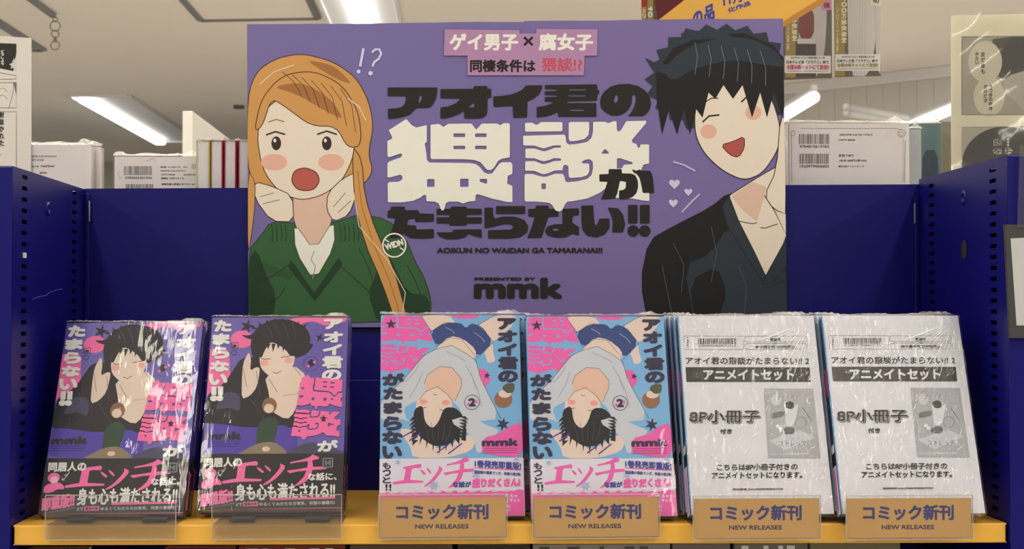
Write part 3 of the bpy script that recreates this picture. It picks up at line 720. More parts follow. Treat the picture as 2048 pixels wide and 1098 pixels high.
a.poly([(560,430),(580,300),(700,230),(860,230),(980,320),(1000,430),(900,470),(840,380),(700,300),(640,400),(610,480)], CBK, sm=2)
for (x_, y_) in ((640, 520), (880, 500)): a.ell(x_, y_, 44, 30, ink(232, 172, 150))
a.stroke([(610,478),(650,484),(700,480)], 6, CBK); a.stroke([(800,468),(850,462),(900,452)], 6, CBK)
a.stroke([(720,612),(760,630),(806,604)], 7, ink(150, 60, 60)); a.stroke([(690,690),(720,740),(770,820)], 4, CBK); a.stroke([(930,560),(960,610),(1000,650)], 4, CBK); a.stroke([(820,850),(900,845),(970,830)], 4, ink(170, 130, 110))
for k in range(9): a.poly([(560+50*k,330),(600+50*k,330),(572+50*k,(420 if k in (0,1,7,8) else 385)+30*(k%2))], CBK)
for k in range(8): a.poly([(520+66*k,180-20*min(k,7-k)),(570+66*k,180-20*min(k,7-k)),(500+80*k,130-22*min(k,7-k))], CBK)
a.poly([(410,235),(480,245),(560,215),(560,290),(470,275)], CBK, sm=1); a.poly([(1050,330),(1125,340),(1090,400),(1010,470),(960,420)], CBK, sm=1)
for k in range(4): a.stroke([(640+90*k,120),(690+80*k,190),(720+76*k,270)], 3, ink(96, 94, 110))
for (q0,q1) in (((430,560),(470,760)),((560,600),(600,850)),((300,760),(340,900)),((500,880),(640,1080))): a.stroke([q0,q1], 4, ink(86, 84, 98))
a.star(470, 150, 75, CBK, 5, .33, .3); a.star(1180, 275, 48, CBK, 4, .3, .5)
a.ell(1095, 540, 75, 75, ink(60, 48, 110), ring=3); a.ell(1100, 530, 32, 36, CBK); a.ell(1130, 522, 14, 14, PNK); a.ell(1070, 560, 14, 14, PNK)
a.rrect(318, 312, 384, 370, 8, CBK, 4); a.ell(350, 345, 18, 12, CBK); a.ell(342, 412, 28, 25, CBK, ring=4)
a.at(390, 830, 4.394)
a.poly([(85,70),(200,60),(500,110),(760,80),(860,130),(900,200),(880,345),(75,345)], ink(84, 66, 156), sm=1)
a.poly([(780,345),(860,290),(1000,240),(1100,260),(1290,330),(1290,345)], CG, sm=1)
a.at(400, 620, 4.99)
a.ell(690, 950, 72, 80, ink(138, 100, 72)); a.ell(685, 978, 48, 46, ink(228, 200, 172))
a.at(390, 830, 4.394)
a.poly([(540,300),(545,110),(580,40),(660,10),(720,40),(730,110),(690,230),(700,300)], ink(46, 72, 52), sm=1)
a.poly([(360,345),(440,300),(560,240),(690,230),(800,310),(800,345)], ink(140, 124, 96), sm=1)
a.ell(625, 295, 34, 22, ink(226, 190, 160))
a.done('cover_artwork', vol1)
a = Print(h1, cov, .0006 if a.h < .0006 else a.h, clip=(0, 1, 0, 1)).at(400, 620, 4.99)
for ch, bx in zip('たまらない', ((148,85,320,205),(130,220,306,335),(125,352,300,475),(113,490,300,605),(100,620,282,738))): a.text(ch, *bx, CRM, 10, xb=12)
a.rect(125, 750, 175, 835, CRM); a.rect(188, 750, 240, 835, CRM); a.ell(148, 868, 35, 30, CRM); a.ell(206, 868, 35, 30, CRM)
for ch, bx in zip('アオイ君の', ((1222,92,1412,197),(1218,218,1412,332),(1210,345,1406,458),(1203,466,1412,592),(1203,600,1398,716))): a.text(ch, *bx, CRM, 9, xb=12)
a.x = lambda p: p
def A1_(x, y): return (400 + x / 4.99, 620 + y / 4.99)
def A2_(x, y): return (390 + x / 4.394, 830 + y / 4.394)
shapes(a, WAI, PNK, WAI_BOX, (A1_(1005, 640), A1_(1420, 690), A1_(1400, 1010), A1_(950, 985)))
shapes(a, DAN, PNK, DAN_BOX, (A1_(945, 985), A1_(1395, 1030), A2_(1255, 232), A2_(828, 218)))
a.at(390, 830, 4.394)
a.text('が', 1065, 228, 1248, 332, CRM, 8); a.text('mmk', 103, 138, 412, 206, CBK, 6, xb=7)
for k, yy in enumerate((220, 240, 260)): a.stroke([(105, yy), (375 + 20 * (k % 2), yy + 3)], 2.5, ink(40, 34, 90))
a.star(1120, 40, 36, CBK, 5, .4)
a.done('cover_lettering', vol1)
hb1 = BH * h1((540, 907))[1]
BB = ink(42, 40, 40); bd = band(vol1, BB, hb1)
a = Print(h1, cov, .0007, clip=(0, 1, 0, 1)).at(390, 830, 4.394)
for sh2 in ECCHI: a.poly(sh2, PNK, sm=-7)
a.text('同居人の', 95, 362, 420, 447, CRM, 4)
a.text('な話に、', 985, 515, 1235, 585, CRM, 3)
a.text('身も心も満たされる!!', 362, 597, 1222, 748, CRM, 4)
a.rect(660, 728, 1222, 748, PNK)
a.text('即重版!!', 0, 0, 0, 0, PNK, 6, quad=((66, 680), (335, 640), (340, 752), (70, 790)))
a.text('Xで', 365, 765, 422, 795, ink(190, 186, 180), 1); a.rect(430, 756, 558, 796, PNK)
a.text('ゆるくてみだらな日常系、待望の書籍化!', 570, 765, 1220, 797, ink(190, 186, 180), 1)
a.text('重版出来', 440, 762, 548, 790, BB, 1)
a.ell(150, 500, 52, 44, PNK); a.ell(155, 520, 34, 34, ink(228, 190, 196)); a.poly([(70,635),(72,575),(120,548),(200,540),(240,570),(248,605),(190,600),(140,632)], PNK, sm=1)
a.stroke([(280, 450), (262, 488), (235, 480), (262, 466), (250, 500), (226, 520)], 5, CRM); a.stroke([(222, 498), (222, 522), (246, 522)], 5, CRM)
a.rrect(1110, 385, 1205, 475, 14, ink(120, 120, 118), 13); a.text('H', 1132, 405, 1185, 455, ink(120, 120, 118), 6)
a.stroke([(60, 822), (1290, 830)], 6, PNK)
for q in ((75, 815, 350, 762), (120, 822, 355, 770)): a.stroke([(q[0], q[1]), (q[2], q[3])], 3, ink(150, 148, 146))
a.done('band_lettering', bd)
sm1 = spine_map(1)
a = Flat(ident, sm1, .0007)
a.x = lambda p: (p[0], 1 - p[1])
ND = ink(52, 46, 70)
a.vtext('アオイ君の', .25, .02, .8, .2, CRM, .02); a.vtext('猥談', .2, .22, .85, .36, PNK, .03); a.vtext('がたまらない', .25, .38, .8, .56, CRM, .02)
a.rect(0, .78, 1, .79, PNK); a.vtext('同居人の話', .25, .8, .8, .96, PNK, .02)
a.done('spine_lettering', vol1)
film_box('shrink_wrap', vol1, FILM, FILM_TOP, 3)
# ---------- volume two: blue cover
q2 = ((762, 631), (1037, 632), (1049, 1037.5), (760, 1034)); h2 = homography(q2)
V2 = mat('cover_blue', (112, 172, 206), .4, noise=.02, scale=12); NV = ink(52, 48, 72); SHIRT = ink(200, 202, 198); SHORT = ink(52, 72, 122); SK = ink(228, 204, 180)
HOT = ink(236, 98, 164); BK = ink(34, 34, 38)
vol2 = book_shell('comic_book', V2, 1)
a = Print(h2, cov, .00004, clip=(0, 1, 0, 1)).at(750, 620, 4.99)
a.poly([(720,52),(1040,52),(1000,90),(900,95),(800,85)], HOT, sm=1); a.ell(1060, 690, 82, 92, HOT)
a.x = lambda p: p
def B1_(x, y): return (750 + x / 4.99, 620 + y / 4.99)
shapes(a, WAI, HOT, WAI_BOX, (B1_(75, 40), B1_(520, 50), B1_(575, 345), B1_(55, 335)))
shapes(a, DAN, HOT, DAN_BOX, (B1_(55, 330), B1_(560, 385), B1_(420, 650), B1_(55, 640)))
a.at(750, 620, 4.99)
a.poly([(455,52),(730,52),(800,140),(700,200),(560,220),(500,130)], SK, sm=1)
a.poly([(1010,160),(1190,60),(1400,60),(1390,140),(1230,290),(1150,330),(1090,200)], SK, sm=1)
a.poly([(1080,430),(1170,330),(1170,420),(1200,520),(1120,545),(1100,470)], SK, sm=1)
a.poly([(545,225),(690,130),(850,140),(900,190),(960,140),(1060,180),(1175,330),(1010,490),(860,300),(740,280),(610,370)], SHORT, sm=1)
a.poly([(610,380),(740,262),(870,290),(1000,400),(1000,500),(800,480),(600,440)], SK, sm=1)
a.poly([(60,900),(280,700),(490,450),(620,390),(760,358),(900,440),(1000,510),(1050,700),(1250,1098),(1000,1130),(300,1130),(60,1120)], SHIRT, sm=1)
a.poly([(490,740),(520,650),(640,570),(760,580),(860,700),(850,790),(790,920),(700,900),(500,830)], ink(226, 186, 158), sm=1)
a.poly([(280,980),(370,930),(440,900),(600,860),(780,930),(850,1000),(860,1098),(330,1130)], V2, sm=1)
a.poly([(400,950),(440,860),(600,770),(730,850),(775,960),(740,1100),(620,1250),(500,1200),(420,1100)], SK, sm=2)
a.ell(480, 920, 40, 26, ink(232, 160, 140)); a.ell(700, 930, 40, 26, ink(232, 160, 140)); a.stroke([(575,845),(595,853),(615,850)], 5, CBK)
a.stroke([(430,975),(470,985),(510,975)], 6, BK); a.stroke([(640,1000),(690,1010),(730,1000)], 6, BK)
for P_ in ([(490,740),(520,650),(640,570),(760,580),(860,700),(850,790),(790,920)], [(545,225),(690,130),(850,140),(900,190),(960,140),(1060,180),(1175,330),(1010,490),(860,300),(740,280),(610,370),(545,225)], [(60,900),(280,700),(490,450),(620,390),(760,358),(900,440),(1000,510),(1050,700),(1250,1098)], [(455,52),(500,130),(560,220)], [(1010,160),(1190,60)], [(440,900),(500,820),(620,770),(720,850),(775,930)]): a.stroke(P_, 4, OL)
for (q0,q1) in (((300,720),(430,560)),((340,880),(470,620)),((700,420),(900,520)),((900,560),(1000,800)),((950,640),(1060,980)),((700,180),(790,240)),((980,230),(1090,330))): a.stroke([q0,((q0[0]+q1[0])/2+16,(q0[1]+q1[1])/2),q1], 7, ink(160, 164, 170))
a.at(750, 830, 4.394)
a.poly([(60,0),(330,60),(340,200),(420,390),(60,390)], V2, sm=1)
a.poly([(200,120),(330,130),(480,220),(560,320),(850,160),(880,250),(840,330),(650,385),(330,385),(310,280)], SK, sm=1)
a.poly([(330,-40),(420,-90),(430,60),(500,130),(560,60),(600,-60),(700,-60),(780,20),(740,180),(650,270),(520,285),(420,220),(350,150)], BK, sm=2)
a.poly([(640,60),(780,20),(900,60),(1000,110),(1100,150),(1000,230),(900,380),(860,200)], SHIRT, sm=1)
for k in range(9): a.poly([(350+50*k,150+10*k),(400+50*k,120),(330+58*k,240+30*min(k,8-k))], BK)
for k in range(7): a.poly([(330,20+34*k),(380,20+34*k),(290+6*k,70+34*k)], BK); a.poly([(730,20+28*k),(790,20+28*k),(820-8*k,60+28*k)], BK)
for k in range(5): a.stroke([(430+60*k,70),(450+52*k,140),(470+40*k,230)], 3, ink(90, 90, 98))
for q in ((230, 200, 320, 150), (300, 230, 400, 160), (540, 340, 640, 270), (640, 350, 760, 260)): a.stroke([(q[0], q[1]), (q[2], q[3])], 11, ink(86, 52, 150))
a.poly([(935,345),(1000,355),(1130,385),(1300,385),(1300,80),(1180,110),(1090,180),(940,215)], HOT, sm=1)
a.at(750, 620, 4.99)
a.ell(1275, 905, 90, 85, ink(150, 104, 76)); a.ell(1290, 850, 62, 40, SK); a.poly([(1260,800),(1290,750),(1390,740),(1385,830),(1320,850)], ink(88, 88, 66), sm=1)
a.star(160, 145, 55, NV, 5, .38); a.star(1112, 665, 34, NV, 5, .4, .3)
a.ell(962, 932, 76, 76, NV, ring=5, n=36); a.text('2', 925, 890, 1000, 975, NV, 7); a.ell(925, 950, 15, 15, HOT); a.ell(1000, 925, 15, 15, HOT)
a.at(750, 830, 4.394); a.star(1120, 95, 62, NV, 6, .4, .2)
a.done('cover_artwork', vol2)
a = Print(h2, cov, .0006 if a.h < .0006 else a.h, clip=(0, 1, 0, 1)).at(750, 620, 4.99)
for ch, bx in zip('アオイ君のがたま', ((1213,88,1402,206),(1213,213,1412,332),(1216,343,1412,468),(1218,478,1424,606),(1222,615,1422,737),(73,633,292,757),(84,773,277,897),(84,918,272,1037))): a.text(ch, *bx, NV, 10, xb=13)
a.at(750, 830, 4.394)
for ch, bx in zip('らない', ((74,12,237,137),(64,140,242,257),(64,272,238,387))): a.text(ch, *bx, NV, 9, xb=11)
a.text('mmk', 933, 222, 1256, 291, NV, 7, xb=8)
for k, yy in enumerate((308, 328, 348)): a.stroke([(960 - 10 * k, yy), (1250, yy + 3)], 3, ink(120, 40, 90))
a.done('cover_lettering', vol2)
hb2 = BH * h2((900, 919))[1]
BWm = ink(222, 216, 214); bd = band(vol2, BWm, hb2)
a = Print(h2, cov, .0007, clip=(0, 1, 0, 1)).at(750, 830, 4.394)
GS = ink(176, 184, 204)
a.star(200, 420, 34, GS, 6, .4); a.star(515, 630, 55, GS, 7, .45); a.star(885, 545, 48, GS, 6, .4); a.star(1240, 405, 36, GS, 6, .4)
e = [(30, 690)] + [(40 + 20 * k, 684 + 7 * math.sin(k * 1.1)) for k in range(0, 64)] + [(1330, 690), (1340, 930), (20, 930)]
a.poly(e, HOT)
X = a.x; g = fitbox((245, 350, 1150, 632), ((165, 395), (880, 372), (862, 660), (150, 650)))
for sh2 in ECCHI: a.poly(sh2, HOT, sm=-7, xf=lambda p: X(g(p)))
a.vtext('もっと', 68, 415, 140, 605, NV, 3, .03); a.text('!!', 92, 608, 146, 668, NV, 3)
BL = ink(62, 68, 140)
a.text('1巻発売即重版!', 0, 0, 0, 0, BL, 3, quad=((874, 412), (1280, 440), (1280, 505), (874, 470)))
a.stroke([(870, 478), (1280, 508)], 8, HOT)
a.text('超話題の猥談マンガ、待望の第2弾!', 0, 0, 0, 0, BL, 1, quad=((870, 502), (1278, 532), (1278, 560), (870, 530)))
a.text('な話が', 680, 598, 842, 652, BL, 3); a.text('盛りだくさん!', 848, 572, 1278, 656, HOT, 6)
a.rect(1145, 714, 1168, 796, BWm); a.vtext('高校', 1149, 735, 1165, 780, BL, .5)
a.text('ルゥ', 1182, 722, 1250, 752, BWm, 2); a.text('ティン', 1182, 760, 1275, 792, BWm, 2)
a.text('る!', 1142, 812, 1186, 842, BWm, 2); a.text('まで', 1142, 852, 1188, 876, BWm, 1)
for k in range(11): a.ell(150 + 100 * k, 690, 34, 9, ink(222, 190, 205))
a.done('band_lettering', bd)
a = Flat(ident, sm1, .0007); a.x = lambda p: (p[0], 1 - p[1])
a.vtext('アオイ君の', .2, .02, .8, .24, NV, .03); a.rect(0, .26, 1, .42, HOT); a.vtext('猥談', .2, .27, .8, .41, NV, .03); a.vtext('がたまらない', .2, .44, .8, .68, NV, .03)
a.rect(0, .7, 1, hb2 and .72, ink(96, 70, 60)); a.vtext('もっと話が', .2, .76, .8, .97, HOT, .02)
a.done('spine_lettering', vol2)
film_box('shrink_wrap', vol2, FILM, FILM_TOP, 8)
# ---------- booklet set: plain white sheet over volume two, spine to the left
q3 = ((1355, 631), (1627.5, 632.6), (1677, 1031.7), (1384, 1031)); h3 = homography(q3)
vset = book_shell('booklet_set', V2, -1)
sheet = box('cover_sheet', .001, BW - .0002, -.0006, -.0002, -.0003, BH + .0003, WHITE, vset)
a = Flat(ident, spine_map(-1), .0007); a.x = lambda p: (p[0], 1 - p[1])
a.vtext('アオイ君の', .2, .02, .8, .26, NV, .04); a.rect(0, .28, 1, .42, HOT); a.vtext('猥談', .2, .29, .8, .41, NV, .03); a.vtext('がたまらない', .2, .44, .8, .64, NV, .04)
a.rect(0, .66, 1, .70, SK); a.rect(0, .70, 1, .76, BK); a.rect(0, .765, 1, 1, BWm); a.vtext('盛りだくさん', .3, .8, .75, .97, HOT, .03)
a.done('spine_lettering', vset)
SG = ink(84, 80, 74); SB = ink(58, 54, 48); SW = ink(222, 218, 210)
a = Print(h3, cov, .0008, clip=(0, 1, 0, 1)).at(1350, 620, 4.991)
def frame(P, wd, m):
    for k in range(len(P)): a.stroke([P[k], P[(k + 1) % len(P)]], wd, m)
frame([(88,252),(682,258),(684,390),(93,386)], 3, SG)
a.bars(230, 278, 610, 336, SB, 36, 4); a.text('2908097808673724', 235, 342, 608, 360, SG)
a.vtext('セット', 118, 285, 136, 355, SB, 1); a.text('(', 118, 262, 136, 275, SB); a.text(')', 118, 358, 136, 370, SB)
a.rrect(690, 258, 1315, 318, 30, SG, 3); a.rrect(695, 332, 1322, 392, 30, SG, 3)
a.text('書籍代', 950, 278, 1055, 308, SB, 1.5); a.ell(1005, 328, 14, 12, SB, ring=4); a.text('8P小冊子代 275円(税込)', 805, 350, 1215, 386, SB, 1.5)
a.text('アオイ君の猥談がたまらない!! 2', 0, 0, 0, 0, SB, 1.8, quad=((108, 462), (1345, 472), (1345, 545), (108, 532)))
a.poly([(106,562),(1352,572),(1366,718),(116,708)], SB)
a.text('アニメイトセット', 0, 0, 0, 0, SW, 5, quad=((288, 592), (1190, 597), (1192, 696), (290, 690)))
a.poly([(893,780),(1390,785),(1480,1490),(948,1480)], ink(176, 173, 166))
a.ell(1020, 895, 52, 56, ink(204, 201, 194)); a.text('アオイ君と', 1030, 850, 1245, 902, SW, 4); a.text('アオイ君と', 1030, 850, 1245, 902, ink(130, 128, 122), 1)
a.ell(1155, 950, 48, 42, ink(70, 68, 64)); a.poly([(1090,920),(1130,985),(1190,990),(1240,930),(1235,1010),(1200,1160),(1120,1160),(1110,1010)], ink(216, 213, 206), sm=1)
a.poly([(965,1030),(1105,1005),(1110,1060),(970,1092)], ink(120, 118, 112), sm=1)
a.stroke([(1285, 975), (1380, 1110)], 6, SG)
a.at(1350, 830, 4.391)
a.ell(1120, 70, 50, 52, ink(130, 128, 122), ring=5); a.ell(915, 98, 18, 16, SW); a.ell(938, 122, 18, 16, SW)
a.poly([(835,225),(1110,140),(1255,200),(985,312)], ink(200, 197, 190))
a.poly([(975,105),(1065,110),(1060,175),(950,165)], ink(110, 108, 102), sm=1)
a.text('ストレッチ', 930, 232, 1165, 280, SW, 5); a.text('ストレッチ', 930, 232, 1165, 280, ink(120, 118, 112), 1)
a.text('トレーニングの本になります', 860, 336, 1190, 358, SW, 1)
a.text('付き', 400, 118, 508, 165, SB, 3)
a.text('こちらは8P小冊子付きの', 376, 432, 1098, 492, SB, 2.2); a.text('アニメイトセットになります。', 332, 506, 1140, 566, SB, 2.5)
a.text('商品特典 JAN:2908097808673724', 520, 650, 970, 672, SB, 1)
a.at(1350, 620, 4.991)
a.text('8P小冊子', 0, 0, 0, 0, SB, 5, quad=((164, 1005), (862, 1008), (862, 1130), (160, 1128)))
a.text('8P小冊子', 0, 0, 0, 0, SW, 9, quad=((150, 997), (850, 1000), (850, 1120), (150, 1118)))
a.text('8P小冊子', 0, 0, 0, 0, SB, 5, quad=((150, 997), (850, 1000), (850, 1120), (150, 1118)))
a.done('sheet_lettering', sheet)
fw = film_box('shrink_wrap', vset, FILM_CR, FILM_TOP, 12)
rr = random.Random(5); V = []; Fc = []
def crease(x0, z0, x1, z1, wd):
    d = Vector((x1 - x0, 0, z1 - z0)); n_ = Vector((-d.z, 0, d.x)).normalized() * wd / 2; b = len(V); seg = 7
    for i in range(seg + 1):
        f = i / seg; p = Vector((x0, -.0027, z0)) + d * f + Vector((rr.uniform(-.0004, .0004), 0, rr.uniform(-.0004, .0004))); k = math.sin(math.pi * min(max(f, .04), .96))
        V.extend([p - n_ * k, p + Vector((0, -.0003 * k, 0)), p + n_ * k])
    for i in range(seg):
        for q in (0, 1): a_ = b + i * 3 + q; Fc.append((a_, a_ + 1, a_ + 4, a_ + 3))
for k in range(12):
    t_ = math.radians(200 + 5.5 * k + rr.uniform(-2, 2)); l0 = rr.uniform(.004, .02); l1 = l0 + rr.uniform(.015, .055)
    crease(BW - .004 + l0 * math.cos(t_), BH - .006 + l0 * math.sin(t_), BW - .004 + l1 * math.cos(t_), BH - .006 + l1 * math.sin(t_), rr.uniform(.0006, .0014))
for k in range(70):
    u = BW * (1 - rr.random() ** 2 * .95) - .004; v = rr.uniform(.01, BH - .03); t_ = math.radians(rr.uniform(20, 75)); l = rr.uniform(.003, .010)
    crease(max(u - l * math.cos(t_), .001), v - l * math.sin(t_), u, v, rr.uniform(.0005, .0012))
tag(link('wrap_creases', V, Fc, film('crease_film', .25, .22, .6, 0, 1, 1, 1, haze=.22), fw, smooth=True), kind='stuff')

# placement (bottom centre x, front y, height, turn, lean)
COLS = [(-.3700, .0283, .0066, -.046, .445), (-.2260, .0353, .0092, -.006, .413), (-.0577, .0149, .0052, .036, .318),
        (.0813, .0057, .0056, .041, .345), (.2253, -.0008 + .002, .0075, .022, .370), (.3623, -.006, .0086, .002, .381)]
def place(o, c, back=0., dx=0., dtilt=0., dz=0.):
    x, y, z, yw, th = c
    M = Matrix.Translation((x + dx, y + back, SH + z + dz)) @ Matrix.Rotation(yw, 4, 'Z') @ Matrix.Rotation(-(th + dtilt), 4, 'X') @ Matrix.Translation((-BW / 2, 0, 0))
    o.matrix_world = M
vol1b, vol2b, vsetb = {}, {}, {}
specs = [
 (vol1, 0, [(0, 0, 'purple comic with black paper band, leftmost on the yellow shelf, front copy'), (1.12, .0015, 'purple comic hidden behind the leftmost front copy, only its spine edge showing')], 'purple comics with black bands'),
 (vol1, 1, [(0, 0, 'purple comic with black paper band, second from the left, front copy'), (1.12, .001, 'purple comic behind the second front copy, thin spine edge at its right')], 'purple comics with black bands'),
 (vol2, 2, [(0, 0, 'blue and pink comic with white band, the left one of the two, front copy'), (1.15, .0015, 'blue and pink comic right behind the left front copy'), (2.3, .0075, 'blue and pink comic at the back of the left pile, sticking out to the right')], 'blue and pink comics with white bands'),
 (vol2, 3, [(0, 0, 'blue and pink comic with white band, the right one of the two, front copy'), (1.15, .001, 'blue and pink comic behind the right front copy')], 'blue and pink comics with white bands'),
 (vset, 4, [(0, 0, 'white sheet booklet set, left of the two, front copy in crinkled wrap'), (1.0, -.0022, 'booklet set second from the front in the left white pile, blue spine showing'), (2.0, -.0046, 'booklet set third from the front in the left white pile, blue spine showing'), (3.0, -.0068, 'booklet set at the back of the left white pile, leftmost blue spine')], 'booklet sets under white sheets'),
 (vset, 5, [(0, 0, 'white sheet booklet set, rightmost on the shelf, front copy'), (1.0, -.0020, 'booklet set right behind the rightmost front copy, blue spine showing'), (2.0, -.0042, 'booklet set at the back of the rightmost white pile')], 'booklet sets under white sheets')]
used = set()
for proto, ci, L, grp in specs:
    for (bk, dx, lab) in L:
        if proto in used: o = copy_tree(proto)
        else: o = proto; used.add(proto)
        c = COLS[ci]; tag(o, lab, 'comic book' if proto is not vset else 'booklet set', grp)
        place(o, c, back=bk * (BT + .0034) / math.cos(c[4]), dx=dx)

# ================================================================== HOLDERS
CARD = mat('card_kraft', (214, 164, 88), .5, noise=.08, scale=22, k=1.3)
NVC = ink(60, 62, 128)
def holder(with_card):
    t = empty('acrylic_holder' if not with_card else 'sign_holder')
    Wd = .1155; z0, z1 = -.0112, .0278; a_ = Wd / 2
    def sheet(name, x0, x1, y0, y1, za, zb_):
        return box(name, x0, x1, y0, y1, za, zb_, ACR, t, bevel=.0003, seg=1)
    sheet('base_plate', -a_, a_, -.0025, .055, 0.0003, .0013)
    sheet('front_drop', -a_, a_, -.0035, -.0025, z0, .0013)
    lip = sheet('front_lip', -a_, a_, -.0085, -.0072, z0, z1)
    sheet('bottom_fold', -a_, a_, -.0085, -.0025, z0 - .001, z0)
    for (nm, x0, x1, za, zb_) in (('lip_edge', -a_, a_, z1 - .0003, z1 + .0003), ('lip_edge', -a_, a_, z0 - .0008, z0 - .0002), ('lip_edge', -a_ - .0002, -a_ + .0003, z0, z1), ('lip_edge', a_ - .0003, a_ + .0002, z0, z1)):
        box(nm, x0, x1, -.0088, -.0070, za, zb_, ACR_E, t)
    if with_card:
        cd_ = box('printed_card', -a_ + .001, a_ - .001, -.0068, -.0060, z0 + .0008, z1 - .0028, CARD, t)
        hq = homography(((65, 702), (1137, 704), (1137, 1046), (60, 1050)))
        Wc = Wd - .002; zc0 = z0 + .0008; hc = z1 - .0028 - zc0
        a = Print(hq, lambda u, v, h: Vector((-Wc / 2 + u * Wc, -.0068 - h, zc0 + v * hc)), .00003)
        a.text('コミック新刊', 203, 758, 990, 896, NVC, 6); a.text('NEW RELEASES', 365, 935, 820, 975, ink(60, 60, 90), 2)
        a.done('card_lettering', cd_)
    else:
        for sx in (-1, 1): box('rubber_pad', sx * .034 - .011, sx * .034 + .011, .012, .03, .0013, .0040, mat('pad_black', (34, 34, 34), .6), t, bevel=.0006)
    return t
hold_a = holder(False); hold_b = holder(True)
hx = [(222, 1028, 0), (554, 1028, 0), (886, 1028, 1), (1192, 1028, 1), (1508.5, 1028, 1), (1811, 1028, 1)]
hl_ = ['clear empty acrylic holder in front of the leftmost purple comic', 'clear empty acrylic holder in front of the second purple comic',
       'tan NEW RELEASES card holder in front of the left blue and pink comic', 'tan NEW RELEASES card holder in front of the right blue and pink comic',
       'tan NEW RELEASES card holder in front of the left white booklet set', 'tan NEW RELEASES card holder in front of the rightmost white booklet set']
uh = set()
for (u, v, wc), lab, c in zip(hx, hl_, COLS):
    p = hold_b if wc else hold_a
    o = copy_tree(p) if p in uh else p; uh.add(p)
    P = on_y(u, v, -.008); o.location = (P.x, 0, SH + tl(P.x)); o.rotation_euler = (0, 0, (c[3] * .3))
    o.location.y = -.0008
    if c is COLS[4] or c is COLS[5]: o.location.y = -.012; 
    tag(o, lab, 'sign holder' if wc else 'holder', 'tan card holders along the shelf edge' if wc else 'empty clear holders along the shelf edge')
    # back rest behind the pile, a leaning clear plate of its own
    if COLS.index(c) != 1: continue
    rest = box('back_rest', -.045, .045, 0, .0012, 0, .105, film('rest_acrylic', .2, .01, .3, 0, 1, 1, 1, tint=(.96, .96, .96)), None, bevel=.0003, seg=1)
    nb = {0: 2, 1: 2, 2: 3, 3: 2, 4: 4, 5: 3}[COLS.index(c)]
    ths = c[4]; yb_ = c[1] + (nb * (BT + .0024) + .0035) / math.cos(ths)
    rest.matrix_world = Matrix.Translation((c[0] + (.024 if COLS.index(c) == 1 else 0), yb_ + .003, SH + .0016)) @ Matrix.Rotation(c[3], 4, 'Z') @ Matrix.Rotation(-ths, 4, 'X')
    rw = rest.matrix_world.copy(); rest.parent = o
    bpy.context.view_layer.update(); rest.matrix_parent_inverse = o.matrix_world.inverted(); rest.matrix_world = rw

# ================================================================== BOOKS BEHIND THE PANEL
BK1 = mat('back_cover_white', (214, 205, 190), .5, noise=.01, k=1.32); YB = D + .034
def back_book(u0, u1, vtop, y, label, thick=.016, m=BK1, fm=FILM, fore=None, yaw=0., cat='book', group='wrapped books looking over the blue panel', wrap=True):
    a_ = on_y(u0, vtop, y); b_ = on_y(u1, vtop, y); wd = b_.x - a_.x; hg = a_.z - FB
    t = empty('wrapped_book', (a_.x, y, FB)); t.rotation_euler = (0, 0, yaw); tag(t, label, cat, group)
    box('page_block', .0006, wd - .0012, .0006, thick - .0006, .001, hg - .001, PAPER, t)
    box('front_cover', 0, wd, 0, .0006, 0, hg, m, t, bevel=.0001, seg=1); box('back_cover', 0, wd, thick - .0006, thick, 0, hg, m, t)
    if fore is None: box('spine', 0, .0006, 0, thick, 0, hg, m, t)
    if wrap: film_box('shrink_wrap', t, fm, FILM_TOP, int(u0), w=wd, hgt=hg, t=thick)
    def surf(u, v, h): return Vector((u * wd, -h, v * hg))
    def tf(p):
        q = on_y(p[0], p[1], y); return ((q.x - a_.x) / wd, (q.z - FB) / hg)
    return t, Print(tf, surf, .00005, clip=(0, 1, 0, 1))
TX = ink(92, 86, 82)
t, a = back_book(22, 182, 290, YB, 'white wrapped book with a 740 yen price beside the black and white page', thick=.014)
a.at(40, 260, 4.452)
a.text('ISBN978-4-04-076010-0', 60, 226, 325, 243, TX, .6); a.text('C0979 ¥740E', 80, 260, 212, 275, TX, .6); a.text('定価 本体', 90, 318, 168, 332, TX, .6); a.text('740円', 182, 312, 262, 334, TX, 1); a.text('(税別)', 265, 316, 308, 332, TX, .6)
a.text('©IDWA', 175, 374, 242, 390, TX, 1)
a.done('back_cover_print', t)
t, a = back_book(42, 202, 293, YB + .018, 'white wrapped book behind the one with a 740 yen price, page edges showing', thick=.014)
t, a = back_book(228, 400, 313, YB, 'white wrapped book with barcode and small print left of the red covers', thick=.018)
a.at(40, 260, 4.452)
a.bars(925, 322, 1175, 402, TX, 30, 5); a.text('9784065401934', 937, 415, 1175, 437, TX, 1)
a.bars(940, 482, 1185, 590, TX, 30, 6)
a.text('雑誌 41980-35   051', 1250, 322, 1492, 338, TX, .6); a.text('ISBN978-4-06-540193-4', 1252, 357, 1475, 371, TX, .6); a.text('C0979 ¥540E', 1255, 390, 1380, 405, TX, .6)
a.text('2025年07月', 1455, 390, 1560, 406, TX, .6); a.text('講談社  女性コミック', 1258, 422, 1460, 438, TX, .8); a.text('雪国先輩の青春になりたい (2)', 1262, 474, 1555, 494, TX, .8)
a.rrect(1530, 306, 1566, 342, 4, TX, 3); a.stroke([(1548, 306), (1548, 342)], 2, TX); a.stroke([(1530, 324), (1566, 324)], 2, TX)
OR = ink(206, 150, 96)
a.stroke([(1120, 276), (1195, 252), (1208, 280)], 4, OR); a.stroke([(888, 360), (868, 368), (895, 440)], 4, OR)
a.done('back_cover_print', t)
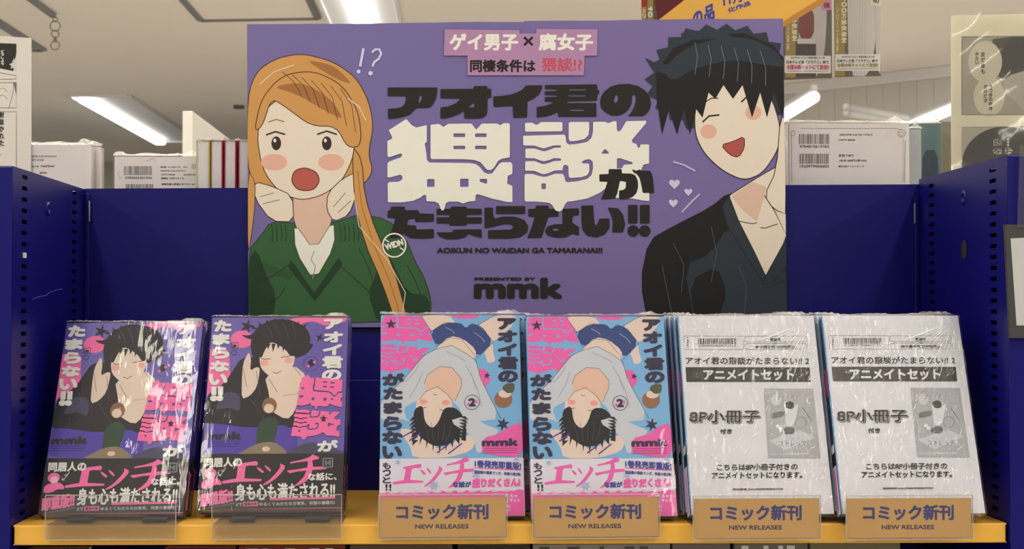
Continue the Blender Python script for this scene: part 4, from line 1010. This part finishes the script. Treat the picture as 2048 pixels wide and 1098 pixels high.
# four upright books, fore-edge to the aisle, red covers
REDC = ink(178, 30, 60); EDG = mat('page_edge', (206, 200, 188), .6, noise=.12, scale=500, k=1.4)
for k, (u0, u1, cl, lb) in enumerate(((393, 418, (206, 190, 90), 'yellow edged book, first of the upright row left of the poster'), (421, 444, (178, 30, 60), 'red covered book, second of the upright row left of the poster'), (449, 471, (178, 30, 60), 'red covered book, third of the upright row left of the poster'), (477, 500, (178, 30, 60), 'red covered book, last of the upright row, touching the poster'))):
    y = YB - .014; a_ = on_y(u0, 281, y); b_ = on_y(u1, 281, y); g = (b_.x - a_.x); hg = a_.z - FB
    t = empty('upright_book', (a_.x, y, FB)); tag(t, lb, 'book', 'upright books left of the poster')
    mc = ink(*cl)
    box('page_block', .0006, g - .0003, .002, .11, .001, hg - .001, EDG, t)
    box('left_cover', 0, .0006, 0, .112, 0, hg, mc if k else ink(206, 200, 110), t)
    box('right_cover', g - .0003, g + .0013, -.0006, .112, 0, hg, mc, t, bevel=.0003); 
    if k == 0: box('cover_flap', g + .0013, g + .0026, .0, .112, 0, hg, ink(170, 104, 52), t)
    fb_ = film_box('shrink_wrap', t, FILM_CR, FILM_TOP, 40 + k, w=g, hgt=hg, t=.11, pad=.0004)
# right side
t, a = back_book(1577, 1818, 246, YB, 'white book with two barcodes and a thin brown border in shiny crinkled wrap', thick=.02, fm=FILM_CR)
a.at(1560, 120, 4.066)
a.bars(155, 602, 400, 684, TX, 30, 9); a.text('9784815619763', 158, 692, 398, 715, TX, 1.2); a.bars(155, 762, 400, 845, TX, 30, 10); a.text('1920979006805', 160, 853, 398, 876, TX, 1.2)
a.text('ISBN978-4-8156-1976-3', 485, 600, 750, 616, TX, .6); a.text('C0979 ¥680E', 475, 643, 612, 658, TX, .6); a.text('定価 748円', 475, 766, 598, 788, TX, .8); a.text('(本体 680円+税10%)', 480, 808, 705, 830, TX, .8); a.text('発行:SBクリエイティブ', 475, 856, 685, 874, TX, .6)
BRN = ink(160, 132, 88)
a.stroke([(165, 556), (950, 556), (975, 566)], 3, BRN); a.stroke([(92, 600), (95, 1000)], 4, BRN); a.stroke([(1018, 650), (1012, 1000)], 4, BRN); a.stroke([(1000, 640), (1000, 1000)], 2, BRN)
a.ell(988, 596, 33, 33, BRN, ring=4); a.ell(985, 600, 18, 18, BRN, ring=3); a.ell(104, 596, 18, 22, BRN, ring=4)
a.done('back_cover_print', t)
t, a = back_book(1760, 1842, 258, YB + .03, 'pale wrapped book leaning out right of the double barcode book', thick=.014, m=ink(196, 196, 186, .5))
t, a = back_book(1800, 1882, 248, YB + .052, 'teal and dark wrapped book at the right end of the row', thick=.016, m=ink(120, 150, 144, .5))
a.poly([(1846, 300), (1875, 300), (1878, 372), (1842, 372)], ink(86, 98, 112), sm=1); a.done('back_cover_print', t)
t, a = back_book(1830, 1905, 243, YB + .074, 'book with worn brown page edges next to the manga page in a sleeve', thick=.03, m=mat('worn_edge', (150, 142, 122), .7, noise=.2, scale=160), wrap=False)

# ================================================================== PAGES ON CARDS
def placard(name, pxs, y, m, label, cat, th=.002):
    P = [on_y(u, v, y) for u, v in pxs]; t = empty(name, tuple(P[3])); tag(t, label, cat)
    hq = homography(pxs)
    def surf(u, v, h):
        q = P[3].lerp(P[2], u).lerp(P[0].lerp(P[1], u), v) - P[3]; return Vector((q.x, q.y - h, q.z))
    extrude_poly('backing_card', [surf(0, 0, 0), surf(1, 0, 0), surf(1, 1, 0), surf(0, 1, 0)], (0, th, 0), m, t)
    return t, Print(hq, surf, .0001, clip=(0, 1, 0, 1)), surf
PG = mat('page_card', (216, 208, 186), .6, noise=.01, k=1.08)
t, a, _ = placard('manga_page_card', ((-90, 66), (62, 76), (62, 372), (-90, 372)), D + .03, PG, 'black and white comic page on card at the left edge of the shelf', 'display card')
PL = ink(70, 66, 60); PB = ink(48, 46, 42)
a.at(0, 50, 3.66)
a.poly([(-300, 120), (123, 138), (123, 342), (-300, 260)], PB); a.poly([(123, 205), (116, 240), (104, 262), (103, 240), (92, 278), (70, 288), (88, 300), (80, 322), (102, 312), (102, 338), (123, 342)], ink(214, 206, 188)); a.vtext('どうしよう', 10, 182, 34, 296, ink(222, 214, 198), 1.5)
a.stroke([(-300, 290), (0, 350), (123, 372), (123, 395), (-300, 410)], 3, PL); a.stroke([(-300, 428), (123, 422), (123, 608), (-300, 606)], 3, PL)
a.poly([(102, 424), (123, 424), (123, 520)], ink(120, 116, 108)); a.stroke([(102, 424), (98, 500), (70, 606)], 2.5, PL)
for q in ((0, 470, 60, 490), (0, 520, 60, 545)): a.stroke([(q[0], q[1]), ((q[0] + q[2]) / 2, q[1] - 8), (q[2], q[3])], 3, ink(120, 116, 108))
a.stroke([(-300, 634), (123, 636), (123, 1098)], 3, PL); a.vtext('射抜かれた', 0, 632, 34, 890, PB, 1.5); a.vtext('心を', -60, 632, -20, 740, PB, 1.5)
a.stroke([(0, 955), (18, 948)], 3, PL)
a.done('page_print', t)
PG2 = mat('page_card_warm', (206, 196, 158), .6, noise=.015, k=1.35)
t, a, sf = placard('manga_page_sleeve', ((1903, 31), (2150, 26), (2150, 400), (1903, 400)), D + .032, PG2, 'beige comic page in a clear sleeve at the right edge of the shelf', 'display card')
G1c = ink(150, 144, 120); G2c = ink(78, 74, 66); G3 = ink(186, 178, 150)
a.at(1880, 0, 3.232)
a.poly([(140, 238), (820, 232), (820, 742), (140, 742)], ink(172, 164, 138)); frame_m = ink(110, 106, 92)
a.poly([(340, 240), (820, 236), (820, 430), (600, 440), (480, 480), (400, 520), (350, 470), (320, 400), (330, 300)], G2c, sm=1)
a.poly([(410, 500), (600, 440), (820, 430), (820, 742), (560, 742), (470, 640), (415, 600)], G3, sm=1)
a.ell(290, 400, 108, 135, ink(212, 202, 166), n=36); a.ell(315, 625, 100, 128, ink(212, 202, 166), n=36)
a.vtext('まだ誰も', 262, 335, 288, 480, PL, 1.2); a.vtext('みたい', 225, 335, 248, 420, PL, 1.2); a.vtext('さっきの続き', 312, 545, 336, 715, PL, 1.2); a.vtext('だけどさ', 280, 548, 303, 665, PL, 1.2)
frm = [(140, 238), (820, 232), (820, 742), (140, 742)]
for k in range(4): a.stroke([frm[k], frm[(k + 1) % 4]], 3, frame_m)
a.poly([(140, 825), (820, 815), (820, 1290), (140, 1290)], G3)
a.ell(420, 1060, 280, 242, G2c, n=40); a.stroke([(140, 825), (820, 815)], 3, frame_m)
CRW = ink(214, 206, 176)
for (ch, bx) in (('嘘', (336, 896, 400, 950)), ('を', (336, 955, 400, 1005)), ('お', (412, 950, 468, 1005))): a.text(ch, *bx, CRW, 7); a.text(ch, *bx, G2c, 1)
for k in range(3): a.ell(436, 902 + k * 18, 8, 8, CRW)
a.done('page_print', t)
def sheet_film(parent, sf, m, h=.004, e=.012, seed=2):
    V = []; Fc = []; n = 16
    for j in range(n + 1):
        for i in range(n + 1):
            u = -e + (1 + 2 * e) * i / n; v = -e + (1 + 2 * e) * j / n
            V.append(sf(u, v, h + .0012 * math.sin(9 * u + 7 * v + seed) + .0008 * math.sin(23 * v - 11 * u)))
    for j in range(n):
        for i in range(n): a_ = j * (n + 1) + i; Fc.append((a_, a_ + 1, a_ + n + 2, a_ + n + 1))
    link('plastic_sleeve', V, Fc, m, parent, smooth=True)
sheet_film(t, sf, SLEEVE)

# ================================================================== HANGING SIGNS
HY = .62
def hang(pxs, label, name='hanging_leaflet'):
    return placard(name, pxs, HY, mat('leaflet_base', (66, 58, 44), .4), label, 'leaflet', .0012)
GOLD = ink(150, 128, 60); LW = ink(226, 222, 206); MAG = ink(196, 60, 100)
def leaflet_common(a, x0, x1, yb, dark, garment, red):
    # coordinates: 1260 + x/3.938, y/3.938
    a.at(1260, 0, 3.938)
    w_ = x1 - x0
    a.rect(x0, -200, x0 + w_ * .22, yb, GOLD)
    a.vtext('シリーズ最新', x0 + 10, 60, x0 + 32, 420, ink(206, 190, 130), 1)
    a.poly([(x0 + w_ * .26, -200), (x0 + w_ * .9, -200), (x0 + w_ * .88, 330), (x0 + w_ * .75, yb), (x0 + w_ * .3, yb)], garment, sm=1)
    if red: a.poly([(x0 + w_ * .3, 90), (x0 + w_ * .62, 100), (x0 + w_ * .62, 330), (x0 + w_ * .27, 330)], ink(120, 44, 44), sm=1); a.rect(x0 + w_ * .26, 330, x0 + w_ * .64, 368, ink(206, 200, 188)); a.rect(x0 + w_ * .24, 368, x0 + w_ * .66, yb, ink(50, 48, 46))
    else:
        for k in range(7): a.stroke([(x0 + w_ * (.32 + k * .055), 0), (x0 + w_ * (.31 + k * .055), yb)], 2, ink(150, 144, 130))
        a.poly([(x0 + w_ * .8, -100), (x1, -100), (x1, yb), (x0 + w_ * .9, yb - 60)], ink(196, 190, 174), sm=1)
    a.vtext('400万部突破!', x0 + w_ * .14, -20, x0 + w_ * .26, 350, ink(226, 214, 160), 2)
t, a, _ = hang(((1555, -160), (1663, -160), (1664, 156), (1567, 160)), 'hanging leaflet with a dark red waistcoat figure, beside the yellow sign')
leaflet_common(a, 1225, 1590, 610, None, ink(190, 182, 168), True)
a.rrect(1218, 455, 1582, 582, 10, LW); a.text('2025年7月11日より毎週金曜よる11時', 1265, 462, 1535, 478, K, .5)
a.text('日本テレビ系「フラアニ」枠で', 1232, 490, 1565, 515, K, 1.2); a.text('全国30局ネットにて放送!!', 1232, 520, 1568, 556, MAG, 2); a.stroke([(1235, 568), (1560, 566)], 3, K)
a.rrect(1508, -60, 1592, 112, 6, ink(214, 130, 160)); a.text('夜', 1522, 52, 1576, 98, K, 2); a.text('京', 1522, -10, 1576, 40, K, 2)
a.done('leaflet_print', t); 
t, a, _ = hang(((1666, -160), (1762, -160), (1762, 152), (1670, 154)), 'hanging leaflet with a pale striped suit figure, the rightmost one')
leaflet_common(a, 1612, 1980, 600, None, ink(206, 200, 184), False)
a.rrect(1616, 434, 1970, 560, 10, LW); a.text('2025年7月11日より毎週金曜よる11時', 1665, 446, 1925, 462, K, .5)
a.text('日本テレビ系「フラアニ」枠で', 1630, 472, 1952, 498, K, 1.2); a.text('全国30局ネットにて放送!!', 1630, 502, 1955, 532, ink(150, 132, 70), 2); a.stroke([(1632, 545), (1955, 543)], 3, K)
a.rrect(1892, -60, 1978, 60, 6, ink(220, 214, 180)); a.text('切', 1908, -14, 1962, 40, K, 2)
a.done('leaflet_print', t)
t, a, _ = hang(((1279, -160), (1400, -160), (1400, 60), (1284, 60)), 'hanging leaflet left of the yellow sign, mostly hidden by the purple poster')
a.at(1260, 0, 3.938)
a.rect(80, -200, 130, 250, ink(150, 40, 40)); a.poly([(180, -100), (420, -100), (420, 250), (230, 250)], ink(92, 30, 34), sm=1); a.rect(95, 60, 130, 250, GOLD); a.rect(138, -50, 182, 250, GOLD)
a.text('4', 142, 58, 176, 92, LW, 1); a.text('0', 142, 98, 176, 140, LW, 1); a.vtext('シリ', 98, 72, 124, 150, LW, 1)
a.done('leaflet_print', t)
# clear pocket around the pair
tk = tag(empty('leaflet_pocket', tuple(on_y(1555, 165, HY - .006))), 'clear plastic pocket hanging in front of the two right leaflets', 'plastic pocket')
b0 = on_y(1555, 165, HY - .006)
link('pocket_film', [on_y(u, v, HY - .006 + dy) - b0 for (u, v, dy) in ((1555, 165, 0), (1663, 160, .002), (1768, 156, 0), (1768, -160, 0), (1663, -160, .002), (1555, -160, 0))], [(0, 1, 4, 5), (1, 2, 3, 4)], SLEEVE, tk)
# yellow hanging sign, a shallow folded board
YS = .42
YSM = mat('sign_yellow', (236, 176, 52), .32, noise=.02); YSU = mat('sign_edge_orange', (196, 128, 36), .5)
def SY(u, v, y=YS): return on_y(u, v, y)
ys = tag(empty('hanging_sign', tuple(SY(1440, 40))), 'yellow hanging sign with blue lettering above the right figure of the poster', 'sign')
o0 = ys.location.copy()
out = [(1312, 44), (1420, -40), (1700, -40), (1564, 44)]
extrude_poly('sign_board', [SY(*p) - o0 for p in out], (0, .006, 0), YSM, ys)
extrude_poly('sign_underside', [SY(1564, 44) - o0, SY(1700, -40) - o0, SY(1700, -26) - o0, SY(1566, 54) - o0], (0, .012, 0), YSU, ys)
a = Print(ident, lambda u, v, h: SY(u, v) - o0 + Vector((0, -h, 0)), .0002).at(1260, 0, 3.938)
BLU = ink(72, 70, 150)
a.text('の', 0, 0, 0, 0, BLU, 5, quad=((495, 110), (565, 75), (570, 175), (500, 205)))
a.text('品', 0, 0, 0, 0, BLU, 5, quad=((585, 62), (660, 25), (662, 150), (590, 175)))
a.text('化作品', 0, 0, 0, 0, BLU, 2, quad=((770, 65), (945, 5), (948, 40), (775, 105)))
a.text('11月', 0, 0, 0, 0, BLU, 3, quad=((735, -30), (880, -70), (882, 10), (738, 52)))
a.done('sign_lettering', ys)
# ================================================================== RIGHT FOREGROUND: magnet frame with a card
t, a, _ = placard('magnetic_card_frame', ((2010, 449), (2110, 449), (2125, 676), (2021, 676)), -.012, mat('magnet_black', (52, 50, 46), .6), 'dark magnetic frame holding a blank pale card on the right post', 'card frame', .005)
a.poly([(2021, 476), (2100, 472), (2110, 650), (2033, 650)], ink(190, 188, 176)); a.done('pale_card', t)
t = tag(empty('plastic_strip', tuple(on_y(2034, 450, -.014))), 'translucent plastic strip above the dark magnetic frame at the right edge', 'plastic strip')
b0 = t.location.copy()
extrude_poly('strip_sheet', [on_y(u, v, -.014) - b0 for u, v in ((2035, 455), (2090, 455), (2090, 290), (2040, 290))], (0, .001, 0), ACR, t)

# ================================================================== ROW BELOW THE SHELF, only the tops show
LOW = [(8, 130, (60, 44, 50)), (330, 470, (96, 40, 40)), (478, 690, (120, 44, 48)), (700, 905, (92, 84, 74)), (915, 1060, (60, 52, 48)), (1066, 1340, (150, 144, 132)), (1345, 1460, (120, 112, 98)), (1470, 1615, (116, 110, 96)), (1622, 1800, (120, 116, 80))]
LN = ['dark', 'dull red', 'crimson', 'grey brown', 'dark brown', 'pale patterned', 'beige', 'grey beige', 'olive']
for k, ((u0, u1, cl), nm) in enumerate(zip(LOW, LN)):
    a_ = on_y(u0, 1089, .03); b_ = on_y(u1, 1089, .03)
    zt = min(a_.z, SH - .0215); zt = SH - .0235; g = b_.x - a_.x
    t = empty('magazine', (max(a_.x, -.445), .03, SH - .24)); tag(t, '%s comic top edge under the shelf, %s' % (nm, ['at the far left', 'below the leftmost holder', 'below the second purple comic', 'below the gap before the blue comics', 'below the left blue comic', 'below the right blue comic', 'below the gap before the white sets', 'below the left white set', 'below the right white set'][k]), 'comic book', 'comics on the lower shelf')
    hgt = zt - (SH - .24)
    box('front_cover', 0, g, 0, .0006, 0, hgt, ink(*cl), t); box('page_block', .001, g - .001, .0006, .012, .001, hgt - .001, PAPER, t); box('back_cover', 0, g, .012, .0126, 0, hgt, ink(*cl), t)
    if k in (2, 5, 7):
        a = Print(ident, lambda u, v, h, hg=hgt: Vector((u, -h, hg - v)), .0002)
        rr = random.Random(k)
        x = .006
        while x < g - .01:
            wv = rr.uniform(.004, .012); a.rect(x, .002, x + wv, .0024 + rr.uniform(.004, .02), LW if k != 5 else ink(90, 86, 78)); x += wv + rr.uniform(.003, .02)
        a.done('cover_print', t)
